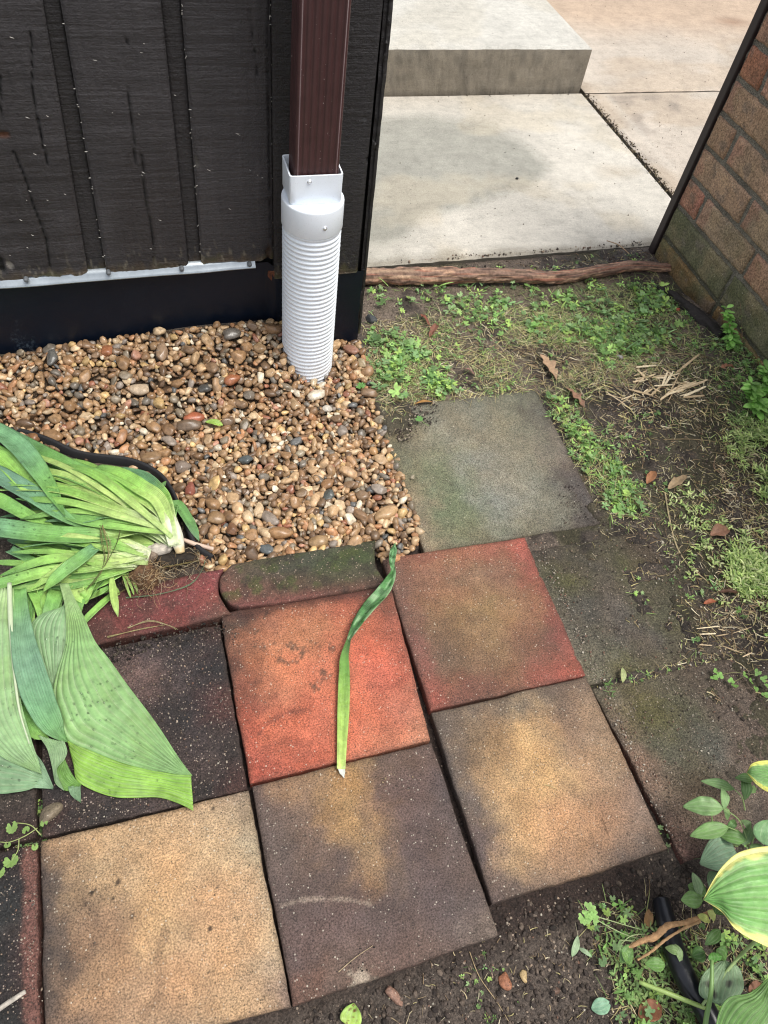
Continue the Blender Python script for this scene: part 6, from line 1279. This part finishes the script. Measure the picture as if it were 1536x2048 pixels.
for i, (b, t_, w_, c) in enumerate([((1440, 1860, .03), (1410, 1890, .03), 20, [(84, 130, 52)]), ((1425, 1905, .05), (1428, 1925, .045), 26, [(86, 160, 44)]), ((1410, 1905, .03), (1385, 1912, .02), 26, [(80, 130, 46)]), ((1432, 1900, .03), (1452, 1920, .02), 30, [(88, 140, 50)]),
                                    ((1330, 1930, .02), (1290, 1928, .016), 24, [(96, 146, 54)]), ((1262, 1890, .012), (1240, 1925, .006), 22, [(88, 136, 50)]), ((1245, 1895, .012), (1262, 1930, .006), 22, [(96, 142, 50)]), ((1395, 1830, .04), (1420, 1845, .04), 14, [(206, 206, 96), (180, 190, 80)]), ((1415, 1822, .04), (1430, 1840, .03), 16, [(200, 206, 110)]),
                                    ((1360, 1905, .02), (1330, 1895, .016), 16, [(130, 164, 92)]), ((1350, 1888, .02), (1362, 1926, .015), 14, [(140, 170, 110)]), ((1455, 1800, .08), (1432, 1828, .05), 34, [(74, 116, 44)])]):
    px_leaf(hp, b, t_, w_, c * 2, 600 + i, .004, name='small_leaf')
# broad leaved sprig plant
sp = plant('leafy_weed', 'broad leaved green sprig with reddish stems leaning over the sunken paver beside the hosta', 'plant', 1495, 1700)
for i, (b, t_, w_, c) in enumerate([((1446, 1616, .075), (1366, 1613, .06), 36, [(126, 168, 96), (110, 154, 84)]), ((1448, 1617, .075), (1444, 1575, .075), 17, [(130, 172, 104)]), ((1456, 1654, .065), (1380, 1672, .05), 30, [(112, 158, 78), (120, 166, 84)]), ((1468, 1578, .06), (1402, 1562, .06), 20, [(110, 150, 84)]),
                                    ((1490, 1680, .055), (1438, 1670, .045), 28, [(100, 148, 66)]), ((1470, 1640, .05), (1452, 1662, .045), 14, [(90, 140, 64)]), ((1500, 1660, .06), (1482, 1640, .06), 16, [(124, 160, 100)]), ((1488, 1555, .05), (1490, 1600, .04), 22, [(84, 130, 60)]), ((1530, 1690, .07), (1540, 1640, .085), 62, [(118, 166, 112), (104, 156, 92)]),
                                    ((1455, 1640, .055), (1444, 1610, .06), 12, [(120, 160, 90)]), ((1505, 1560, .05), (1470, 1556, .05), 18, [(88, 132, 60)]), ((1485, 1690, .045), (1500, 1650, .05), 20, [(120, 156, 100)]), ((1500, 1690, .05), (1530, 1720, .05), 26, [(104, 146, 76)])]): px_leaf(sp, b, t_, w_, c * 2 if len(c) == 1 else c, 620 + i, .006)
for P in ([(1500, 1715, .01), (1494, 1680, .05), (1478, 1640, .065), (1446, 1616, .075)], [(1494, 1690, .045), (1480, 1666, .055), (1456, 1654, .065)], [(1490, 1620, .04), (1484, 1595, .055), (1468, 1578, .06)], [(1480, 1690, .03), (1440, 1690, .02)], [(1500, 1710, .03), (1508, 1676, .06), (1530, 1655, .075)], [(1425, 1650, .03), (1422, 1620, .05)]): stem(sp, P, [.0013, .0011, .0008], (150, 180, 100))
px_leaf(sp, (1470, 1700, .035), (1400, 1728, .03), 64, [(120, 156, 128), (110, 148, 112)], 640, .01, shape='heart', mat=M_hosta, name='round_leaf')
px_leaf(sp, (1440, 1790, .03), (1420, 1742, .03), 44, [(112, 148, 112), (90, 130, 80)], 641, .01, mat=M_hosta, name='round_leaf')
px_leaf(sp, (1412, 1790, .03), (1376, 1770, .02), 30, [(106, 150, 66)] * 2, 642, .004); px_leaf(sp, (1405, 1800, .03), (1362, 1800, .02), 30, [(120, 164, 80)] * 2, 643, .004); px_leaf(sp, (1400, 1792, .03), (1385, 1745, .03), 20, [(136, 166, 116)] * 2, 644, .004)
# sprigs against the bricks
def sprig(label, P, leaves, seed, r=.0010, Lf=(13, 17), cols=GR, sc=(150, 140, 96)):
    t_ = plant('leafy_sprig', label, 'plant', P[0][0], P[0][1]); W = crom(atv(P), 24); tube('stem', W, [r, r * .7], M_stemw, alb(sc), t_, n=6, seg=20, rough=.02); rg = np.random.default_rng(seed)
    for k in range(leaves):
        s = .12 + .88 * (k + .5) / leaves; b = W[int(s * 23)]; a = k * 2.4 + rg.normal() * .3; L = rg.uniform(*Lf) * .001 * (1.1 - .4 * s); A_ = Acc(); acc_leaf(A_, b, a, L, L * rg.uniform(.45, .6), alb(cols[rg.integers(len(cols))]) * rg.uniform(.9, 1.3), rg.uniform(.1, .6), .7, 'ov', n=8)
        A_.build('leaf', M_weed, t_)
    return t_
BG = [(124, 186, 66), (140, 196, 84), (110, 170, 60)]
sprig('bright green leafy sprig at the foot of the bricks beside the black branch', [(1464, 706, .034), (1462, 676, .06), (1458, 645, .085), (1452, 612, .115)], 44, 1, Lf=(22, 30), cols=BG)
sprig('thin reddish stem with tiny leaves, right of the bright leafy sprig by the bricks', [(1484, 705, .034), (1484, 660, .07), (1482, 625, .10), (1480, 590, .13)], 12, 2, Lf=(8, 12), cols=[(120, 140, 70)], sc=(150, 116, 84))
sprig('small sprig with pale oval leaves at the right border below the bricks', [(1524, 718, .04), (1523, 690, .065), (1522, 655, .09)], 9, 3, Lf=(24, 32), cols=[(150, 190, 120), (130, 176, 96)])
for i, (x, y) in enumerate([(1515, 800), (1545, 770)]): sprig(['bushy bright green weed at the right border, lower of the two', 'bushy green weed at the right border, cut by the border'][i], [(x, y + 30, .03), (x - 4, y, .06), (x - 14, y - 36, .09)], 46, 5 + i, Lf=(28, 42), cols=BG + GR[:2])
for k, (x, y, h, r, n_, lab) in enumerate([(721, 772, .014, .0125, 9, 'round scalloped geranium leaf at the right edge of the gravel'), (838, 838, .012, .010, 7, 'small star shaped weed leaf on the soil at the corner of the grey paver')]):
    t_ = plant('weed_seedling', lab, 'plant', x, y); A_ = Acc(); p = at(x, y, h); acc_lobed(A_, p, r, alb(96, 166, 62), rg, .12, n_, .3, .30); A_.build('leaf', M_weed, t_); stem(t_, [(x + 20, y + 14, 0), (x + 8, y + 6, .008), (x, y, h)], [.0007, .0006], (140, 170, 90))
sw = plant('strawberry_seedling', 'little strawberry like seedling with toothed leaves on the dark soil', 'plant', 1240, 1850)
for i, (x, y, r) in enumerate([(1178, 1822, .013), (1185, 1838, .010), (1168, 1836, .010)]):
    A_ = Acc(); acc_lobed(A_, at(x, y, .028), r, alb(136, 186, 84), rg, .2, 8, .8, .22); A_.build('leaf', M_weed, sw)
for P in ([(1180, 1830, .026), (1210, 1838, .022), (1250, 1850, .012), (1285, 1860, .004)], [(1176, 1828, .026), (1208, 1848, .022), (1248, 1868, .010), (1280, 1878, .004)], [(1240, 1890, .006), (1262, 1872, .012), (1290, 1868, .01)], [(1238, 1880, .006), (1270, 1882, .012), (1300, 1880, .01)]): stem(sw, P, [.0007, .0007], (176, 196, 128))
for (x, y, w_, ang, lab, c, L) in [(703, 2028, 36, 1.35, 'yellow green heart shaped leaf with brown spots at the bottom of the picture', [(176, 206, 70), (150, 200, 70)], 44), (428, 847, 16, 2.95, 'small lime green leaf lying on the gravel', [(150, 186, 50), (160, 200, 60)], 36),
                                   (1150, 1892, 13, 1.3, 'narrow pale green torn leaf on the soil', [(150, 180, 136), (170, 196, 160)], 44), (1202, 2012, 26, .3, 'crumpled pale teal leaf scrap at the bottom', [(120, 170, 140), (140, 190, 160)], 40), (1245, 1410 - 60, 12, 1.6, 'tiny pale bud lying on the sunken paver', [(170, 180, 110), (180, 190, 130)], 30), (1170, 1905, 8, -.6, 'pale thin leaf piece on the soil next to the torn leaf', [(160, 186, 150), (150, 180, 140)], 34)]:
    dx, dy = math.cos(ang) * L / 2, -math.sin(ang) * L / 2; h0 = float(gz(*at(x, y, 0)[:2])) if 'gravel' not in lab else .012; h0 = max(h0, .002) if 'paver' in lab else h0
    o = px_leaf(None, (x - dx, y - dy, h0 + .004), (x + dx, y + dy, h0 + .005), w_, c, int(x), .004, name='fallen_leaf', shape='heart' if 'heart' in lab else 'ov', cup=.3,
                colf=(lambda C, U, Vv, V: blend(C, sst(.12, .3, fbm(V[..., 0] * 260, V[..., 1] * 260, 0, 8, 3)) * sst(.9, .3, np.abs(U)), alb(120, 84, 30))) if 'spots' in lab else None)
    tag(o, lab, 'leaf')
# left edge weeds and clover on the right
lw = plant('creeping_weed', 'creeping weed with round toothed leaves over the corner of the black paver', 'plant', 60, 1660)
for i, (x, y, r) in enumerate([(22, 1722, .0105), (-2, 1745, .009), (24, 1655, .009), (70, 1694, .005), (88, 1646, .006), (52, 1660, .006), (15, 1690, .005)]):
    A_ = Acc(); acc_lobed(A_, at(x, y, .010), r, alb(136, 178, 74), rg, .25, 9, .8, .14); A_.build('leaf', M_weed, lw)
for P in ([(75, 1656, .004), (50, 1672, .006), (20, 1684, .006), (0, 1684, .004)], [(38, 1678, .006), (36, 1700, .008), (24, 1720, .010)], [(82, 1670, .004), (60, 1650, .008), (24, 1645, .008)]): stem(lw, P, [.0008, .0006], (170, 184, 100))
cl = plant('clover', 'small clump of round leaved clover at the right border on the sunken paver', 'plant', 1500, 1360)
for i, (x, y) in enumerate([(1432, 1343), (1440, 1352), (1428, 1355), (1490, 1350), (1502, 1362), (1515, 1345), (1528, 1358), (1534, 1372), (1512, 1378), (1462, 1362), (1470, 1372), (1530, 1390)]):
    A_ = Acc(); acc_lobed(A_, at(x, y, .012), .0072, alb(120, 178, 64) * rg.uniform(.8, 1.1), rg, .3, 3, .6, .4); A_.build('leaf', M_weed, cl)
for P in ([(1440, 1350, .01), (1470, 1345, .006), (1510, 1350, .008)], [(1465, 1365, .008), (1490, 1352, .005)]): stem(cl, P, [.0005, .0005], (150, 150, 90))
js = plant('grass_sprout', 'tiny green sprout growing from the joint between the tan paver and the sunken paver', 'plant', 1222, 1375); A_ = Acc()
for k in range(16): acc_leaf(A_, at(1220 + rg.normal() * 5, 1378 + rg.normal() * 8, .002), rg.uniform(0, 6.28), rg.uniform(.008, .018), .0016, alb(110, 160, 76), rg.uniform(.4, 1.2), .8, 'lance', n=5)
A_.build('leaves', M_weed, js)
# hose, roots, sticks, dead leaves
def c_hose(Sg, Ag, nz, V): return blend(np.ones(Sg.shape + (3,)) * .012, sst(.1, .3, fbm(Sg * 20, Ag * 2, 0, 3, 3)) * .4, (.05, .05, .045))
hs_ = tube('hose', [at(1322, 1800, -.014), at(1334, 1850, -.006), at(1352, 1910, .000), at(1376, 1965, .004), at(1405, 2010, .004), at(1440, 2075, .0)], [.013, .0155, .016, .0165, .0165, .016], M_black, None, n=24, seg=80, rough=.02, seed=9, colf=c_hose)
tag(hs_, 'thick black plastic hose half buried among the weeds at the bottom right', 'hose')
rt = plant('woody_root', 'forked orange brown root crossing over the black hose', 'root', 1330, 1860)
tube('root_branch', atv([(1448, 1812, .03), (1410, 1830, .034), (1370, 1845, .036), (1336, 1852, .036), (1312, 1872, .03), (1290, 1880, .022), (1256, 1896, .010)]), [.0045, .0034, .0034, .0036, .0046, .0042, .0024], M_bark, alb(206, 156, 100), rt, n=14, seg=110, rough=.34, seed=4, fr=(150, 60))
tube('root_branch', atv([(1400, 1842, .034), (1365, 1858, .036), (1330, 1880, .030), (1300, 1905, .02), (1275, 1920, .008)]), [.0026, .0020, .0020, .0020, .0016], M_bark, alb(206, 160, 104), rt, n=10, seg=90, rough=.34, seed=5, fr=(160, 60))
def stick(name, label, P, r, c, cat='stick', n=10, seg=40, rough=.08, mat=M_bark, group=None):
    V = []
    for p in P:
        x, y, _ = at(p[0], p[1], 0); z = (float(gz(x, y)) if len(p) < 3 or p[2] is None else p[2]); V.append([x, y, z + .002])
    o = tube(name, V, r, mat, alb(c), None, n=n, seg=seg, rough=rough, seed=int(P[0][0])); return tag(o, label, cat, group)
stick('dry_stem', 'long bent pale dry stem curving down the bare soil on the right', [(1330, 985), (1340, 1040), (1352, 1085), (1375, 1125), (1415, 1160)], [.0016, .0019, .0018, .0012], (196, 176, 130), 'stem')
stick('dry_stem', 'pale dry stem lying above the shredded straw, nearest to the black branch', [(1270, 705), (1320, 705), (1370, 718), (1400, 728)], [.0009, .0012, .0008], (190, 168, 120), 'stem')
stick('dry_stem', 'thin straight dry stem right of the shredded straw', [(1290, 735), (1340, 732), (1420, 741)], [.0009, .0012, .0007], (176, 156, 116), 'stem')
stick('dry_stem', 'thin dry stem lying level across the dark soil beside the creeping groundcover', [(1325, 882), (1380, 884), (1450, 888)], [.0009, .0009, .0007], (170, 146, 104), 'stem')
stick('twig', 'short dark brown twig standing out on the soil next to the bent pale stem', [(1398, 1020), (1402, 1045), (1408, 1070)], [.0009, .0018, .0012], (92, 56, 40))
stick('twig', 'slanting brown twig on the soil left of the bent pale stem', [(1290, 945), (1310, 970), (1325, 992)], [.0008, .0012, .001], (110, 76, 52))
stick('twig', 'brown twig inside the creeping groundcover at the right', [(1450, 955), (1475, 975), (1510, 1005)], [.0012, .0012, .0008], (96, 72, 52))
stick('twig', 'greyish twig with loose ends on the soil above the bent pale stem', [(1430, 915), (1428, 935), (1445, 952), (1442, 975)], [.001, .0014, .0009], (150, 120, 92))
stick('twig', 'pale twig leaning from the concrete edge onto the log', [(1212, 486, .006), (1232, 503, .02), (1252, 523, .024)], [.0012, .0014, .0012], (186, 150, 110))
stick('twig', 'pale cut stick at the bottom left corner', [(-30, 2040, .004), (10, 2012, .004), (54, 1984, .006)], [.0038, .0034, .0030], (196, 186, 170))
stick('twig', 'thin pale twig with a side shoot on the dark brown paver', [(677, 1944, .001), (710, 1916, .003), (745, 1892, .002)], [.0007, .0006, .0004], (196, 172, 130), n=6)
stick('needle', 'thin dark needle on the tan paver', [(1203, 1637, .0), (1210, 1655, .001), (1216, 1672, .0)], [.0004, .0005, .0003], (96, 64, 36), n=6)
stick('needle', 'short pale needle in the middle of the tan paver', [(1088, 1570, .0), (1100, 1573, .001), (1112, 1578, .0)], [.0005, .0005, .0003], (214, 196, 130), n=6)
stick('dry_stem', 'thin pale stem on the gravel before the drain sleeve', [(563, 785, .016), (585, 791, .017), (608, 797, .016)], [.0009, .0009, .0006], (220, 206, 180), 'stem', n=6)
stick('dry_stem', 'long thread like root on the dark soil below the brown paver', [(945, 1900), (965, 1950), (1000, 2000), (1028, 2046)], [.0006, .0006, .0005], (196, 170, 120), 'stem', n=6)
stick('dry_stem', 'thin whitish stem bending along the log in the soil gap', [(1100, 540), (1108, 528), (1107, 510)], [.0008, .0009, .0008], (196, 180, 150), 'stem', n=6)
stick('dry_stem', 'brown grass stalks lying across the weeds by the wall corner', [(745, 690), (748, 730), (738, 775), (760, 800)], [.0008, .001, .0008], (170, 140, 96), 'stem', n=6)
rg = np.random.default_rng(77)
for k in range(52):   # shredded pale wood
    x, y = (rg.uniform(1275, 1400), rg.uniform(735, 800)) if k < 40 else ((rg.uniform(1380, 1520), rg.uniform(1255, 1310)) if k < 48 else (rg.uniform(1225, 1270), rg.uniform(795, 812))); L = rg.uniform(14, 52); a = rg.normal() * .5 + (.35 if k < 48 else -.1)
    p, q = at(x - math.cos(a) * L / 2, y + math.sin(a) * L / 2), at(x + math.cos(a) * L / 2, y - math.sin(a) * L / 2); wd = rg.uniform(.0008, .0034) if k < 40 else rg.uniform(.0006, .0014)
    for v in (p, q): v[2] = float(gz(v[0], v[1])) + rg.uniform(.003, .009)
    s = np.array([-(q - p)[1], (q - p)[0], 0]); s /= np.linalg.norm(s); t = np.linspace(0, 1, 10)[:, None]; cen = p + (q - p) * t; w_ = wd * (.5 + .5 * np.sin(np.pi * (t * .9 + .05)) + .25 * vn(t * 9, k)); V = np.concatenate([cen + s * w_, cen - s * w_, cen - s * w_ * .9 - [0, 0, .0016], cen + s * w_ * .9 - [0, 0, .0016]])
    Fc = [[a_ * 10 + i, a_ * 10 + i + 1, ((a_ + 1) % 4) * 10 + i + 1, ((a_ + 1) % 4) * 10 + i] for a_ in range(4) for i in range(9)] + [[0, 10, 20, 30], [9, 39, 29, 19]]
    o = mk('wood_splinter', V, Fc, M_straw, smooth=False, col=1.35 * alb([(232, 212, 170), (216, 190, 146), (190, 164, 122)][k % 3]) * np.ones((len(V), 3)))
    if k < 40: tag(o, 'pale wood splinter in the shredded heap on the bare soil near the bricks', 'splinter', 'shredded wood splinters in the heap')
    elif k < 48: tag(o, 'thin straw coloured stalk in the loose bundle at the right border', 'stalk', 'straw stalks in the bundle')
    else: tag(o, 'small cream splinter on the dark soil below the shredded heap', 'splinter', 'small cream splinters')
def dead(label, x, y, L, wpx, ang, c, seed, lob=False, h=None):
    dx, dy = math.cos(ang) * L / 2, -math.sin(ang) * L / 2; z = float(gz(*at(x, y, 0)[:2])) if h is None else h
    o = px_leaf(None, (x - dx, y - dy, z + .005), (x + dx, y + dy, z + .006), wpx, [c, tuple(int(v * .85) for v in c)], seed, .004, cup=.5, roll=.2, name='dead_leaf', mat=M_deadleaf, wave=.5, nu=13)
    if lob:
        me = o.data; co = np.empty(len(me.vertices) * 3, np.float32); me.vertices.foreach_get('co', co); co = co.reshape(-1, 3)
        a = me.attributes['par']; p = np.empty(len(me.vertices) * 3, np.float32); a.data.foreach_get('vector', p); p = p.reshape(-1, 3); mid = np.zeros_like(co); 
        ctr = {round(float(v), 4): co[i] for i, (u, v, _) in enumerate(p) if abs(u) < 1e-4}
        f = .45 + .55 * np.abs(np.sin(p[:, 1] * math.pi * 3.2)); cc_ = np.array([ctr[round(float(v), 4)] for v in p[:, 1]]); co = cc_ + (co - cc_) * (f[:, None] * .9 + .1)
        me.vertices.foreach_set('co', co.astype(np.float32).ravel())
    tag(o, label, 'leaf')
dead('tan curled oak leaf lying in the grass above the grey paver', 1097, 735, 62, 30, -1.0, (206, 166, 124), 701, True)
dead('light brown oak leaf scrap by the far right corner of the grey paver', 1150, 795, 54, 26, -.8, (178, 132, 100), 702, True)
dead('reddish brown crumpled leaf at the bottom near the hose', 1300, 2022, 50, 34, .4, (176, 112, 74), 703); dead('upright tan leaf scrap beside the forked root', 1295, 1838, 40, 16, 1.45, (196, 146, 84), 704)
dead('pale brown leaf on the soil by the creeping groundcover', 1440, 1065, 40, 26, .3, (166, 118, 88), 705); dead('orange tan leaf scrap above the bent stem', 1302, 955, 30, 18, 1.0, (190, 126, 74), 706); dead('cream folded dry leaf above the bent pale stem', 1355, 965, 46, 20, .6, (190, 160, 116), 707)
dead('orange red leaf scrap on the mossy seam between the sunken pavers', 1275, 1330, 28, 8, .25, (196, 110, 80), 708); dead('small brown leaf in the weeds by the left soil patch', 868, 660, 34, 14, 1.0, (150, 92, 66), 709); dead('yellow brown leaf at the upper left corner of the grey paver', 848, 806, 36, 10, .1, (190, 134, 44), 710)
dead('brown leaf bit at the right border under the grass', 1455, 735, 26, 14, 0, (176, 116, 80), 711); dead('pink brown bark flake in the weeds left of the oak leaf', 938, 743, 26, 10, -.5, (176, 130, 112), 712); dead('small rust leaf near the wall skirt corner', 850, 640, 30, 10, -.9, (150, 84, 58), 713)
dead('rolled dark brown leaf under the groundcover at the right', 1460, 1185, 44, 12, -.05, (104, 66, 44), 714); dead('orange leaf scrap below the rolled dark leaf', 1420, 1205, 26, 10, .2, (196, 108, 62), 715); dead('small brown leaf in the right bottom corner soil', 1510, 1975, 30, 18, .6, (150, 100, 70), 716)
for (x, y, r, c, lab) in [(1352, 627, .0065, (206, 92, 64), 'red brick chip in the weeds near the black branch'), (1245, 700, .005, (206, 100, 66), 'orange brick chip beside the whitish stone')]:
    p = at(x, y, 0); V, Fc = rock(r, int(x), 2, .7, 6, 1.2); tag(mk('brick_chip', V + [p[0], p[1], float(gz(p[0], p[1])) + .004], Fc, M_stone, col=np.ones((len(V), 3)) * alb(c), smooth=False), lab, 'chip')
for (x, y, r, c, lab) in [(1034, 358, .0048, (26, 24, 22), 'black crumb in the middle of the concrete path'), (1010, 306, .002, (30, 28, 24), 'tiny dark speck of grit above the black crumb on the path')]:
    p = at(x, y, .004); V, Fc = rock(r, int(x), 2, .7, 3, 1.2); tag(mk('grit', V + [p[0], p[1], .004 + r * .4], Fc, M_stone, col=np.ones((len(V), 3)) * alb(c)), lab, 'grit')
